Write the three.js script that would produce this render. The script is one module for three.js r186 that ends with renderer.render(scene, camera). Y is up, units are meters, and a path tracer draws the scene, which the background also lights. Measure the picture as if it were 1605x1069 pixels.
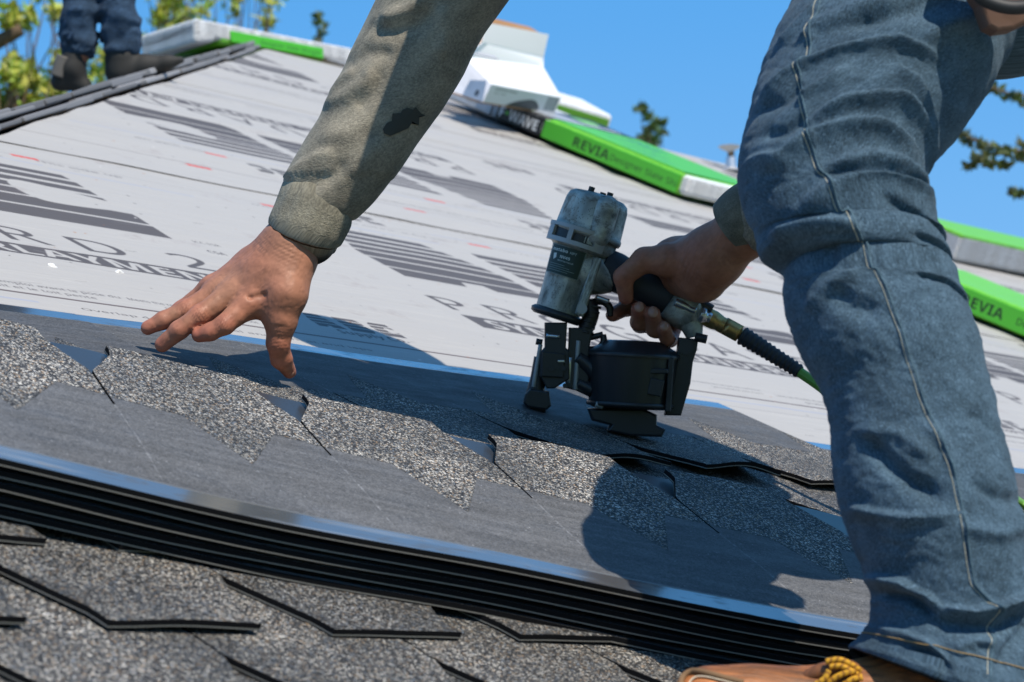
import * as THREE from 'three';
import { mergeGeometries } from 'three/addons/utils/BufferGeometryUtils.js';
import { RoundedBoxGeometry } from 'three/addons/geometries/RoundedBoxGeometry.js';

// ------------------------------------------------------------------ view, sky, sun
const F = 3644.3, CX = 802.5, CY = 534.5;                 // lens in pixels of the photograph
const V3 = (x = 0, y = 0, z = 0) => new THREE.Vector3(x, y, z);
const uC = V3(4474 - CX, -(1103 - CY), -F).normalize();   // along the shingle courses, seen from the camera
let vC = V3(-2545 - CX, 1208 + CY, -F).normalize();       // up the roof slope
const nC = uC.clone().cross(vC).normalize(); vC = nC.clone().cross(uC).normalize();
const gC = V3(0, -uC.z, uC.y).normalize(), wC = uC.clone().cross(gC);
const toW = (p) => V3(p.dot(uC), p.dot(gC), p.dot(wC));
const D0 = F / 1400, P0 = V3((825 - CX) / F * D0, -(632 - CY) / F * D0, -D0);
const at = (x, y, d) => toW(V3((x - CX) / F * d, -(y - CY) / F * d, -d).sub(P0));   // photograph pixel and distance -> metres
const VW = toW(vC), NW = toW(nC), UW = V3(1, 0, 0);
const R = (s, t, q = 0) => V3(s + t * VW.x + q * NW.x, t * VW.y + q * NW.y, t * VW.z + q * NW.z);  // roof: along, up the slope, off it
const H0 = -P0.dot(nC);
function onRoof(x, y, q = 0) { const r = V3((x - CX) / F, -(y - CY) / F, -1); return at(x, y, (-H0 + q) / r.dot(nC)); }

const scene = new THREE.Scene();
const camera = new THREE.PerspectiveCamera(2 * Math.atan(CY / F) * 180 / Math.PI, 1605 / 1069, 0.1, 600);
camera.filmGauge = 36;
const cX = toW(V3(1, 0, 0)), cY = toW(V3(0, 1, 0)), cZ = toW(V3(0, 0, 1));
camera.position.copy(toW(P0.clone().negate()));
camera.quaternion.setFromRotationMatrix(new THREE.Matrix4().makeBasis(cX, cY, cZ));
camera.focus = 2.25; camera.userData.fStop = 13;
const renderer = new THREE.WebGLRenderer();
renderer.toneMapping = THREE.LinearToneMapping;
renderer.toneMappingExposure = 1.06;
renderer.shadowMap.enabled = true;

const sunDir = NW.clone().addScaledVector(UW, -0.15).addScaledVector(VW, -0.19).normalize();
{
  const w = 512, h = 256, data = new Float32Array(w * h * 4);
  const stops = [[-90, .10, .11, .12], [-3, .16, .19, .22], [0, .42, .64, .92], [8, .22, .50, .88], [17, .105, .38, .82], [35, .10, .325, .69], [90, .06, .21, .49]];
  for (let j = 0; j < h; j++) {
    const el = ((j + .5) / h - .5) * 180;
    let k = 0; while (k < stops.length - 2 && el > stops[k + 1][0]) k++;
    const a = stops[k], b = stops[k + 1], f = Math.min(1, Math.max(0, (el - a[0]) / (b[0] - a[0])));
    for (let i = 0; i < w; i++) {
      const az = ((i + .5) / w - .5) * 2 * Math.PI, ce = Math.cos(el * Math.PI / 180);
      const c = V3(Math.cos(az) * ce, Math.sin(el * Math.PI / 180), Math.sin(az) * ce).dot(sunDir);
      const glow = c > 0 ? .25 * Math.pow(c, 24) + .5 * Math.pow(c, 200) : 0, o = (j * w + i) * 4;
      for (let q = 0; q < 3; q++) data[o + q] = a[q + 1] * (1 - f) + b[q + 1] * f + glow * [1, .97, .9][q];
      data[o + 3] = 1;
    }
  }
  const sky = new THREE.DataTexture(data, w, h, THREE.RGBAFormat, THREE.FloatType);
  sky.mapping = THREE.EquirectangularReflectionMapping; sky.magFilter = THREE.LinearFilter; sky.minFilter = THREE.LinearFilter; sky.needsUpdate = true;
  scene.background = sky; scene.environment = sky;
}
const sun = new THREE.DirectionalLight(new THREE.Color(1, .915, .78), 4.9);
sun.position.copy(sunDir).multiplyScalar(40); sun.castShadow = true; sun.shadow.radius = 1;
sun.shadow.mapSize.set(4096, 4096);
Object.assign(sun.shadow.camera, { left: -12, right: 12, top: 12, bottom: -12, near: 1, far: 90 });
scene.add(sun); scene.add(sun.target);

// ------------------------------------------------------------------ helpers
function RNG(seed) { let a = seed >>> 0; return () => { a = (a + 0x6d2b79f5) | 0; let t = Math.imul(a ^ (a >>> 15), 1 | a); t = (t + Math.imul(t ^ (t >>> 7), 61 | t)) ^ t; return ((t ^ (t >>> 14)) >>> 0) / 4294967296; }; }
const hash = (x, y, z = 0) => { let h = Math.imul(x | 0, 374761393) + Math.imul(y | 0, 668265263) + Math.imul(z | 0, 1442695041); h = Math.imul(h ^ (h >>> 13), 1274126177); return ((h ^ (h >>> 16)) >>> 0) / 4294967296; };
function noise3(x, y, z) {
  const i = Math.floor(x), j = Math.floor(y), k = Math.floor(z), s = (f) => f * f * (3 - 2 * f), a = s(x - i), b = s(y - j), c = s(z - k), L = (p, q, f) => p + (q - p) * f;
  return L(L(L(hash(i, j, k), hash(i + 1, j, k), a), L(hash(i, j + 1, k), hash(i + 1, j + 1, k), a), b), L(L(hash(i, j, k + 1), hash(i + 1, j, k + 1), a), L(hash(i, j + 1, k + 1), hash(i + 1, j + 1, k + 1), a), b), c) * 2 - 1;
}
const fbm = (x, y, z, n = 4) => { let s = 0, a = .5; for (let i = 0; i < n; i++) { s += a * noise3(x, y, z); x = x * 2.03 + 7.1; y = y * 2.03 + 3.7; z *= 2.03; a *= .5; } return s; };
const clamp = (x, a = 0, b = 1) => Math.min(b, Math.max(a, x)), lerp = (a, b, f) => a + (b - a) * f, smooth = (a, b, x) => { const f = clamp((x - a) / (b - a)); return f * f * (3 - 2 * f); };
const names = {};
function numbered(n) { const k = names[n] = (names[n] ?? -1) + 1; return k ? `${n}_${String(k).padStart(3, '0')}` : n; }
function tag(o, label, category, group, kind) { if (label) o.userData.label = label; if (category) o.userData.category = category; if (group) o.userData.group = group; if (kind) o.userData.kind = kind; return o; }
function thing(name, pos, label, category, group) { const g = new THREE.Group(); g.name = numbered(name); if (pos) g.position.copy(pos); scene.add(g); return tag(g, label, category, group); }
const inv = new THREE.Matrix4();
// a mesh given in world metres becomes a child of its thing
function part(name, geo, mat, parent, world = true) {
  const m = new THREE.Mesh(geo, mat); m.name = name; m.castShadow = m.receiveShadow = true;
  if (parent) {
    if (world) { parent.updateWorldMatrix(true, false); geo.applyMatrix4(inv.copy(parent.matrixWorld).invert()); }
    parent.add(m);
  } else { m.name = numbered(name); scene.add(m); }
  return m;
}
function geom(pos, idx, uv, col) {
  const g = new THREE.BufferGeometry(); g.setAttribute('position', new THREE.Float32BufferAttribute(pos, 3));
  if (uv) g.setAttribute('uv', new THREE.Float32BufferAttribute(uv, 2));
  if (col) g.setAttribute('color', new THREE.Float32BufferAttribute(col, 3));
  g.setIndex(idx); g.computeVertexNormals(); return g;
}
// tube along points with radius function, flattened by fl along the second axis
function tube(pts, rad, n = 40, seg = 12, uvScale = 1, cap = true) {
  const c = new THREE.CatmullRomCurve3(pts, false, 'centripetal'), fr = c.computeFrenetFrames(n, false), pos = [], uv = [], idx = [], L = c.getLength();
  for (let i = 0; i <= n; i++) {
    const p = c.getPointAt(i / n), r = typeof rad === 'function' ? rad(i / n) : rad;
    for (let j = 0; j <= seg; j++) { const a = j / seg * 2 * Math.PI, d = fr.normals[i].clone().multiplyScalar(Math.cos(a)).addScaledVector(fr.binormals[i], Math.sin(a)); pos.push(p.x + d.x * r, p.y + d.y * r, p.z + d.z * r); uv.push(j / seg * 2 * Math.PI * r * uvScale, i / n * L * uvScale); }
  }
  for (let i = 0; i < n; i++) for (let j = 0; j < seg; j++) { const a = i * (seg + 1) + j, b = a + seg + 1; idx.push(a, a + 1, b, b, a + 1, b + 1); }
  if (cap) for (const e of [0, n]) { const p = c.getPointAt(e / n), k = pos.length / 3; pos.push(p.x, p.y, p.z); uv.push(0, 0); for (let j = 0; j < seg; j++) { const a = e * (seg + 1) + j; e ? idx.push(a, a + 1, k) : idx.push(a + 1, a, k); } }
  return geom(pos, idx, uv);
}
// naive surface nets on a box grid
function nets(f, lo, hi, cell, colour) {
  const n = [0, 1, 2].map((k) => Math.ceil((hi[k] - lo[k]) / cell) + 1), N = n[0] * n[1] * n[2], val = new Float32Array(N), id = new Int32Array(N).fill(-1);
  let o = 0; for (let k = 0; k < n[2]; k++) for (let j = 0; j < n[1]; j++) for (let i = 0; i < n[0]; i++) val[o++] = f(lo[0] + i * cell, lo[1] + j * cell, lo[2] + k * cell);
  const sx = 1, sy = n[0], sz = n[0] * n[1], pos = [], idx = [], nor = [], col = [], corners = [0, sx, sy, sx + sy, sz, sx + sz, sy + sz, sx + sy + sz];
  const edges = [[0, 1], [2, 3], [4, 5], [6, 7], [0, 2], [1, 3], [4, 6], [5, 7], [0, 4], [1, 5], [2, 6], [3, 7]], e = cell * .5;
  for (let k = 0; k < n[2] - 1; k++) for (let j = 0; j < n[1] - 1; j++) for (let i = 0; i < n[0] - 1; i++) {
    const b = i + j * sy + k * sz; let m = 0; for (let c = 0; c < 8; c++) if (val[b + corners[c]] < 0) m |= 1 << c;
    if (m === 0 || m === 255) continue;
    let x = 0, y = 0, z = 0, w = 0;
    for (const [p, q] of edges) { const A = val[b + corners[p]], B = val[b + corners[q]]; if ((A < 0) === (B < 0)) continue; const t = A / (A - B); x += (p & 1) + t * ((q & 1) - (p & 1)); y += (p >> 1 & 1) + t * ((q >> 1 & 1) - (p >> 1 & 1)); z += (p >> 2) + t * ((q >> 2) - (p >> 2)); w++; }
    id[b] = pos.length / 3; x = lo[0] + (i + x / w) * cell; y = lo[1] + (j + y / w) * cell; z = lo[2] + (k + z / w) * cell; pos.push(x, y, z);
    const g = V3(f(x + e, y, z) - f(x - e, y, z), f(x, y + e, z) - f(x, y - e, z), f(x, y, z + e) - f(x, y, z - e)).normalize(); nor.push(g.x, g.y, g.z);
    if (colour) col.push(...colour(x, y, z));
  }
  for (let k = 1; k < n[2] - 1; k++) for (let j = 1; j < n[1] - 1; j++) for (let i = 1; i < n[0] - 1; i++) {
    const b = i + j * sy + k * sz, v0 = val[b] < 0;
    for (const [s, a, c] of [[sx, sy, sz], [sy, sz, sx], [sz, sx, sy]]) { if (v0 === val[b + s] < 0) continue; const q = [id[b], id[b - a], id[b - a - c], id[b - c]]; if (Math.min(...q) < 0) continue; v0 ? idx.push(q[0], q[1], q[2], q[0], q[2], q[3]) : idx.push(q[0], q[2], q[1], q[0], q[3], q[2]); }
  }
  const g = new THREE.BufferGeometry(); g.setAttribute('position', new THREE.Float32BufferAttribute(pos, 3)); g.setAttribute('normal', new THREE.Float32BufferAttribute(nor, 3));
  if (colour) g.setAttribute('color', new THREE.Float32BufferAttribute(col, 3));
  g.setIndex(idx); return g;
}
const smin = (a, b, k) => { const h = Math.max(k - Math.abs(a - b), 0) / k; return Math.min(a, b) - h * h * k * .25; };
// bones: [[p, r], [p, r], ...] chains -> smooth union of tapered capsules
function bones(chains, k) {
  const S = []; for (const ch of chains) for (let i = 0; i + 1 < ch.length; i++) { const [a, ra] = ch[i], [b, rb] = ch[i + 1]; S.push([a.x, a.y, a.z, b.x - a.x, b.y - a.y, b.z - a.z, 1 / Math.max(1e-9, a.distanceToSquared(b)), ra, rb - ra]); }
  return (x, y, z) => { let d = 1; for (const s of S) { const px = x - s[0], py = y - s[1], pz = z - s[2], t = clamp((px * s[3] + py * s[4] + pz * s[5]) * s[6]); const dx = px - t * s[3], dy = py - t * s[4], dz = pz - t * s[5]; d = smin(d, Math.sqrt(dx * dx + dy * dy + dz * dz) - s[7] - t * s[8], k); } return d; };
}
function boxOf(chains, pad) { const lo = [9, 9, 9], hi = [-9, -9, -9]; for (const c of chains) for (const [p, r] of c) ['x', 'y', 'z'].forEach((a, i) => { lo[i] = Math.min(lo[i], p[a] - r - pad); hi[i] = Math.max(hi[i], p[a] + r + pad); }); return [lo, hi]; }
function canvasTex(w, h, draw) { const c = document.createElement('canvas'); c.width = w; c.height = h; draw(c.getContext('2d'), w, h); const t = new THREE.CanvasTexture(c); t.colorSpace = THREE.SRGBColorSpace; t.wrapS = t.wrapT = THREE.RepeatWrapping; t.magFilter = THREE.LinearFilter; return t; }
function dataTex(w, h, fn, srgb) {
  const d = new Uint8Array(w * h * 4); let o = 0;
  for (let j = 0; j < h; j++) for (let i = 0; i < w; i++) { const c = fn(i, j); d[o++] = c[0]; d[o++] = c[1]; d[o++] = c[2]; d[o++] = 255; }
  const t = new THREE.DataTexture(d, w, h, THREE.RGBAFormat); if (srgb) t.colorSpace = THREE.SRGBColorSpace; t.wrapS = t.wrapT = THREE.RepeatWrapping; t.magFilter = THREE.LinearFilter; t.needsUpdate = true; return t;
}
const std = (o) => new THREE.MeshStandardMaterial(o), phys = (o) => new THREE.MeshPhysicalMaterial(o);
const rgb = (r, g, b) => new THREE.Color().setRGB(r, g, b);
// tileable value noise for textures
const tn = (x, y, p, s) => { const i = Math.floor(x), j = Math.floor(y), f = (t) => t * t * (3 - 2 * t), a = f(x - i), b = f(y - j), H = (m, n) => hash(((m % p) + p) % p, ((n % p) + p) % p, s); return lerp(lerp(H(i, j), H(i + 1, j), a), lerp(H(i, j + 1), H(i + 1, j + 1), a), b); };

// ------------------------------------------------------------------ shingle surface
const PITCH = .184, NT = 5.5, SL = PITCH * NT, TEXL = PITCH * 6, SB = .372, TEXB = .40, FILM = .029;
const inL = .024, inR = .034;                         // how far a tab's sides draw in towards its tip
function smoothTop(a) { const x = (((a + PITCH / 2) % PITCH) + PITCH) % PITCH; const up = .122, hi = .232; return x < .032 ? lerp(up, hi - .012, x / .032) : x > PITCH - .05 ? lerp(hi, up, (x - (PITCH - .05)) / .05) : lerp(hi - .012, hi, (x - .032) / (PITCH - .082)); }
let shingleMats;
{
  const W = 2048, Hh = 742, cell = 3.0, gw = Math.round(W / cell), col = new Uint8Array(W * Hh * 4), rou = new Uint8Array(W * Hh * 4), bum = new Uint8Array(W * Hh * 4);
  const pal = [[36, 36, 39, .31], [66, 67, 70, .17], [116, 116, 117, .18], [184, 182, 178, .16], [214, 212, 208, .05], [158, 136, 112, .06], [118, 130, 146, .07]];
  const pick = (h) => { for (const p of pal) { if ((h -= p[3]) < 0) return p; } return pal[0]; };
  for (let j = 0; j < Hh; j++) for (let i = 0; i < W; i++) {
    const a = (i + .5) / W * TEXL, b = (j + .5) / Hh * TEXB, o = (j * W + i) * 4, wob = .0010 * (noise3(a * 90, b * 90, 1) + noise3(a * 260, b * 260, 2));
    let r, g, bl, ro, bu;
    const top = smoothTop(a) + wob;
    if (b > top) {
      const cx = i / W * gw, cy = j / cell, ix = Math.floor(cx), iy = Math.floor(cy); let d1 = 9, d2 = 9, id = 0;
      for (let y = -1; y <= 1; y++) for (let x = -1; x <= 1; x++) { const mx = ((ix + x) % gw + gw) % gw, my = iy + y, dx = ix + x + .5 + .8 * (hash(mx, my, 1) - .5) - cx, dy = my + .5 + .8 * (hash(mx, my, 2) - .5) - cy, d = Math.sqrt(dx * dx + dy * dy) * (.75 + .5 * hash(mx, my, 5)); if (d < d1) { d2 = d1; d1 = d; id = hash(mx, my, 3); } else if (d < d2) d2 = d; }
      const gap = clamp((d2 - d1) * 4, .35, 1), big = fbm(a * 14, b * 14, 4, 3), mix = .93 + .35 * big, p = pick(clamp(id - .12 * big));
      r = p[0] * gap * mix; g = p[1] * gap * mix; bl = p[2] * gap * mix; ro = 205 + 40 * (id - .5); bu = 60 + 190 * gap * (.35 + .65 * hash(id * 9999 | 0, 3));
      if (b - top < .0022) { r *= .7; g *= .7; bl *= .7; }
    } else {
      const fine = noise3(a * 900, b * 900, 3) * 7 + noise3(a * 330, b * 500, 6) * 6, streak = 9 * noise3(a * 9, b * 130, 7) + 7 * fbm(a * 22, b * 30, 9, 3);
      let base = 78 + fine * 1.3 + streak * .8; const x = ((a % PITCH) + PITCH) % PITCH, dc = Math.min(x, PITCH - x);
      const sp = hash(i >> 1, j >> 1, 8); base += 26 * (hash(i, j, 12) - .5) + 22 * (sp - .5); if (sp > .9992) base += 60;
      if (dc < .0007 + .0008 * noise3(b * 160, a, 2) && b > FILM + .01) base += 20 + 14 * noise3(b * 300, a * 40, 3);
      ro = 196 + 50 * fbm(a * 30, b * 46, 5, 4) + fine; bu = 96 + fine * 3; r = base * .98; g = base; bl = base * 1.05;
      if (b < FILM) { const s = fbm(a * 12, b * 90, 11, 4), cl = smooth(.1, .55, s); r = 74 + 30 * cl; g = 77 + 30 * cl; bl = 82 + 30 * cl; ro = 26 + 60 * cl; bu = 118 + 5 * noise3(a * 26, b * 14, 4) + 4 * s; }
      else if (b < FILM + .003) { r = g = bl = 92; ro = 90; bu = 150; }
    }
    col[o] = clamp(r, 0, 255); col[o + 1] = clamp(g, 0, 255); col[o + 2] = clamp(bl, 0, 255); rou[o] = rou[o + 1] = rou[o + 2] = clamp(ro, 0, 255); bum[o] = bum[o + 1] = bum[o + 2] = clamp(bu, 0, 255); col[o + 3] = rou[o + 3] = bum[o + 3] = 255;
  }
  const T = (d, s) => { const t = new THREE.DataTexture(d, W, Hh, THREE.RGBAFormat); if (s) t.colorSpace = THREE.SRGBColorSpace; t.wrapS = t.wrapT = THREE.RepeatWrapping; t.magFilter = THREE.LinearFilter; t.needsUpdate = true; return t; };
  const m = T(col, true), ro = T(rou), bu = T(bum);
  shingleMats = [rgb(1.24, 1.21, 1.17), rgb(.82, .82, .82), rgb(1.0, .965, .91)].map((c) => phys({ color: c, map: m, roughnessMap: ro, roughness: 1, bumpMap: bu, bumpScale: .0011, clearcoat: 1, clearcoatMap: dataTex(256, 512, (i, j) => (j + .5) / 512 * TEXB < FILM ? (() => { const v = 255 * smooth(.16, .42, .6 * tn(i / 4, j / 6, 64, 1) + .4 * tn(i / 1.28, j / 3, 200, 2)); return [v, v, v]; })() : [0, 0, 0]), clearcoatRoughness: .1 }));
}
const shingleEdge = phys({ color: rgb(.010, .010, .011), roughness: .9, specularIntensity: .12 }), shingleLip = std({ color: rgb(.25, .235, .21), roughness: .95 }), shingleBack = std({ color: rgb(.03, .034, .042), roughness: .34 });  // pale edge band: fibre edge, with its sunlit lip line painted into the colour
const TH = .0056;
// one shingle strip; place(a, b, z) puts a point of it (along, head to tip, height) into the world
function shingleGeo(place, lift, seed, half0 = false, LB = SB) {
  const aShift = half0 ? PITCH / 2 : 0;
  const pos = [], uv = [], idx = [[], [], []], quad = (g, a, b, c, d) => idx[g].push(a, b, c, a, c, d), P = (a, b, z) => { const p = place(a, b, z); pos.push(p.x, p.y, p.z); uv.push((a + aShift) / TEXL, (LB > .38 ? b : b + .022 * smooth(.05, .18, b)) / TEXB); return pos.length / 3 - 1; };
  const patch = (nb, na, B, AL, AR, tabLift, closeHead) => {
    const top = [], bot = [];
    for (let j = 0; j <= nb; j++) { const b = B(j / nb), l = AL(b), r = AR(b), rt = [], rb = []; for (let i = 0; i <= na; i++) { const a = lerp(l, r, i / na), z = tabLift(a, b, i / na); rt.push(P(a, b, z)); rb.push(P(a, b, z - TH)); } top.push(rt); bot.push(rb); }
    for (let j = 0; j < nb; j++) for (let i = 0; i < na; i++) { quad(0, top[j][i], top[j + 1][i], top[j + 1][i + 1], top[j][i + 1]); quad(1, bot[j][i], bot[j][i + 1], bot[j + 1][i + 1], bot[j + 1][i]); }
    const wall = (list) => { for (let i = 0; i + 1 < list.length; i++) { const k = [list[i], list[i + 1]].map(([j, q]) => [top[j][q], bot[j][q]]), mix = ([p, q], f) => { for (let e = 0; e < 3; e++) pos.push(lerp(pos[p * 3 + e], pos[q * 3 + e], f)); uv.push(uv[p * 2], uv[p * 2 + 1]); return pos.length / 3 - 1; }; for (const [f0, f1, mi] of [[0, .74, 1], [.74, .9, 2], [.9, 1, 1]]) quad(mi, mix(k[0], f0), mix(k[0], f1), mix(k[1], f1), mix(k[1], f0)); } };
    const left = [], right = [], tip = [], head = []; for (let j = 0; j <= nb; j++) { left.push([j, 0]); right.unshift([j, na]); } for (let i = 0; i <= na; i++) { tip.push([nb, i]); head.unshift([0, i]); }
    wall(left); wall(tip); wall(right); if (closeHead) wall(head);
  };
  const cut = .205;
  patch(5, 44, (f) => f * cut, () => 0, () => SL, (a, b) => .0008 * noise3(a * 8, b * 8, seed), true);
  for (let k = 0; k < NT; k++) {
    const a0 = Math.max(0, k * PITCH - aShift) + .0012, a1 = Math.min(SL, (k + 1) * PITCH - aShift) - .0012, half = a1 - a0 < PITCH * .6, lf = lift(k), r1 = hash(k, seed, 1) - .5, r2 = hash(k, seed, 2) - .5, sh = (b) => clamp((b - LB + .097) / .075);
    patch(14, 14, (f) => cut + (LB - cut) * f, (b) => a0 + (half && half0 ? 0 : (inL + .006 * r1) * sh(b)), (b) => a1 - (half && !half0 ? 0 : (inR + .006 * r2) * sh(b)), (a, b, f) => .0008 * noise3(a * 8, b * 8, seed) + lf * Math.pow((b - cut) / (LB - cut), 2) * (1 + .5 * r1 * (f - .5) + .25 * Math.cos((f - .5) * 5)) + .0009 * smooth(.24, .37, b) * noise3(a * 22, b * 18, seed + 3));
  }
  const g = geom(pos, idx.flat(), uv); let o = 0; idx.forEach((q, i) => { g.addGroup(o, q.length, i); o += q.length; }); return g;
}

// ------------------------------------------------------------------ ground and house
{
  const t = dataTex(256, 256, (i, j) => { const n = 60 * tn(i / 8, j / 8, 32, 1) + 40 * tn(i / 2, j / 2, 128, 2); return [50 + n * .5, 66 + n * .6, 34 + n * .3]; }, true); t.repeat.set(200, 200);
  const g = new THREE.PlaneGeometry(1200, 1200, 8, 8).rotateX(-Math.PI / 2); g.translate(0, -4.3, 0);
  tag(part('ground', g, std({ map: t, roughness: 1 })), 'grassy ground far below the roof', null, null, 'structure');
}
const house = thing('house', V3(0, 0, 0), 'house with a low hip roof under white printed underlayment, half shingled', 'house');
const hipS = (t) => -.042 + (t - 1.139) * .9546, RIDGE = 3.27, EAVE = -2.6, RIGHT = 8;
const DECK = -.021;
{
  const plank = std({ color: rgb(.36, .25, .14), roughness: .85 }), siding = std({ color: rgb(.55, .53, .48), roughness: .8 });
  const A = R(hipS(EAVE), EAVE, DECK), B = R(RIGHT, EAVE, DECK), C = R(RIGHT, RIDGE, DECK), D = R(hipS(RIDGE), RIDGE, DECK), mir = (p) => V3(p.x, p.y, 2 * D.z - p.z), A2 = mir(A), B2 = mir(B);
  const poly = (pts) => { const pos = [], idx = [], uv = []; pts.forEach((p) => { pos.push(p.x, p.y, p.z); uv.push(p.x, p.z); }); for (let i = 1; i + 1 < pts.length; i++) idx.push(0, i, i + 1); return geom(pos, idx, uv).toNonIndexed(); };
  const dn = V3(0, -.16, 0), lo = (p) => p.clone().add(dn);
  part('roof_deck', mergeGeometries([poly([A, B, C, D]), poly([B2, A2, D, C]), poly([A2, A, D]), poly([A, A2, lo(A2), lo(A)]), poly([B, A, lo(A), lo(B)]), poly([A2, B2, lo(B2), lo(A2)]), poly([B2, B, lo(B), lo(B2)]), poly([B, B2, C]), poly([lo(A), lo(A2), lo(B2), lo(B)])]), plank, house);
  const x0 = A.x + .5, x1 = B.x - .4, z0 = A2.z + .5, z1 = A.z - .5, y1 = A.y - .17, y0 = -4.3;
  const wall = (cx, cz, w, d) => part('wall', new THREE.BoxGeometry(w, y1 - y0, d).translate(cx, (y0 + y1) / 2, cz), siding, house);
  wall((x0 + x1) / 2, z1, x1 - x0, .2); wall((x0 + x1) / 2, z0, x1 - x0, .2); wall(x0, (z0 + z1) / 2, .2, z1 - z0 - .2); wall(x1, (z0 + z1) / 2, .2, z1 - z0 - .2);
  // far hip face carries shingles too: one covered sheet
  const q = V3(0, .012, 0), tx = shingleMats[1]; const g = poly([A2.clone().add(q), A.clone().add(q), D.clone().add(q)]);
  part('hip_face', g, std({ color: rgb(.07, .07, .072), roughness: .9 }), house);
}
// printed underlayment
const PERIOD = 1.38, UH = 1.27, U0 = .25, UT0 = -.05;   // one repeat of the print, metres
const print = canvasTex(2048, 1880, (c, W, Hc) => {
  const k = W / PERIOD, X = (s) => (s - U0) * k, Y = (t) => Hc - (t - UT0) * k, ink = '#5d595b';
  c.fillStyle = '#bdbec1'; c.fillRect(0, 0, W, Hc);
  const rnd = RNG(5);
  for (let i = 0; i < 2600; i++) { const v = rnd(), x = rnd() * W, y = rnd() * Hc; c.fillStyle = v < .5 ? 'rgba(150,150,158,.06)' : 'rgba(240,242,248,.09)'; c.fillRect(x, y, 20 + rnd() * 240, 1 + rnd() * 3); }
  const word = (txt, s0, s1, t0, t1, font, fill = ink, stripes) => {
    const o = document.createElement('canvas'); o.width = 1400; o.height = 400; const d = o.getContext('2d'); d.font = font; d.fillStyle = fill; d.textBaseline = 'alphabetic'; const m = d.measureText(txt), asc = m.actualBoundingBoxAscent, wd = m.actualBoundingBoxRight + m.actualBoundingBoxLeft;
    d.fillText(txt, 10 + m.actualBoundingBoxLeft, 10 + asc); if (stripes) { d.lineJoin = 'miter'; d.lineWidth = asc * .28; d.strokeStyle = fill; d.strokeText(txt, 10 + m.actualBoundingBoxLeft, 10 + asc); } const desc = Math.max(0, m.actualBoundingBoxDescent);
    if (stripes) { d.globalCompositeOperation = 'destination-out'; d.fillStyle = '#000'; for (const [f, g] of stripes) d.fillRect(0, 10 + asc * f, 1400, asc * g); }
    c.drawImage(o, 10, 10, wd, asc + desc, X(s0), Y(t1), (s1 - s0) * k, (t1 - t0) * k * (asc + desc) / asc);
  };
  const st = [[.09, .05], [.22, .045], [.35, .04], [.48, .035], [.63, .03], [.82, .025]];
  for (const o of [0]) {
    word('A', .335, .645, .625, .885, 'bold 300px sans-serif', ink, st); word('B', .69, .95, .625, .885, 'bold 300px sans-serif', ink, st); word('C', 1.0, 1.30, .615, .892, 'bold 300px sans-serif', ink, st);
    word('P R O G U A R D  2 0', .285, 1.385, .458, .525, '86px sans-serif', ink);
    c.fillStyle = ink; c.fillRect(X(.28), Y(.437), 1.02 * k, .05 * k); word('SYNTHETIC UNDERLAYMENT', .31, 1.27, .394, .430, 'bold 60px sans-serif', '#bdbec1');
  }
  const line = (t, w, a = 1, s0 = U0, s1 = U0 + PERIOD) => { c.globalAlpha = a; c.fillStyle = '#6a6263'; c.fillRect(X(s0), Y(t), (s1 - s0) * k, w * k); c.globalAlpha = 1; };
  line(.218, .0055, .95); line(1.098, .004, .4); line(.985, .002, .25); line(.585, .002, 0);
  const P = PERIOD, small = 'bold 60px sans-serif', tiny = '40px sans-serif';
  word('A B C', 1.28, 1.42, .262, .308, 'bold 200px sans-serif', ink, [[.2, .07], [.45, .06], [.7, .05]]); word('Supply Co.', 1.3, 1.41, .243, .257, small);
  word('Meets the requirements of ASTM D226', 1.0, 1.19, .246, .255, tiny); word('CONFORMS TO THE ROOF CODE', 1.04, 1.17, .231, .238, tiny);
  word('Lire le mode d\'emploi avant la pose du', .74, .99, .247, .256, tiny); word('produit et le toit pente', .79, .95, .231, .240, tiny);
  word('A', .53, .55, .258, .28, small); word('La membrane du toit est conforme', .57, .72, .262, .269, tiny); word('See installation instructions', .60, .71, .247, .254, tiny); word('CSA', 1.33, 1.36, .566, .578, small); word('ICC ESR', 1.335, 1.38, .61, .62, tiny);
  word('A B C', .46, .6, .995, 1.04, 'bold 200px sans-serif', ink, [[.3, .08], [.6, .08]]); word('Supply Co.', .48, .59, 1.052, 1.066, small); word('A B C', 1.1, 1.24, .995, 1.04, 'bold 200px sans-serif', ink, [[.3, .08], [.6, .08]]);
  word('Fastening: use plastic or metal cap nails as required by code', .62, 1.05, 1.06, 1.07, tiny); word('Overlap 4 in. horizontal and 6 in. at end laps', .3, .7, .955, .963, tiny); word('Poser ce cote vers le haut', .8, 1.1, .958, .966, tiny); word('This side up', 1.3, 1.45, .965, .977, tiny);
  word('Overlap 4 in. horizontal and 6 in. at end laps', .9, 1.3, .18, .188, tiny); line(.16, .002, .3);
  c.fillStyle = '#e0483f'; for (const [s, t, w] of [[.33, .98, .045], [.76, .975, .05], [1.27, .985, .045], [1.39, 1.115, .05], [.93, 1.12, .05], [.5, 1.13, .04]]) { for (let i = 0; i < 4; i++) c.fillRect(X(s) + i * w * k / 4, Y(t), w * k / 4.6, .012 * k); }
  c.fillStyle = 'rgba(120,150,235,.20)'; for (const [s, t, l] of [[.3, .92, .35], [.9, .945, .4], [1.3, .93, .25], [.7, 1.0, .3], [.35, .19, .5], [1.1, .14, .3]]) c.fillRect(X(s), Y(t), l * k, .006 * k);
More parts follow.
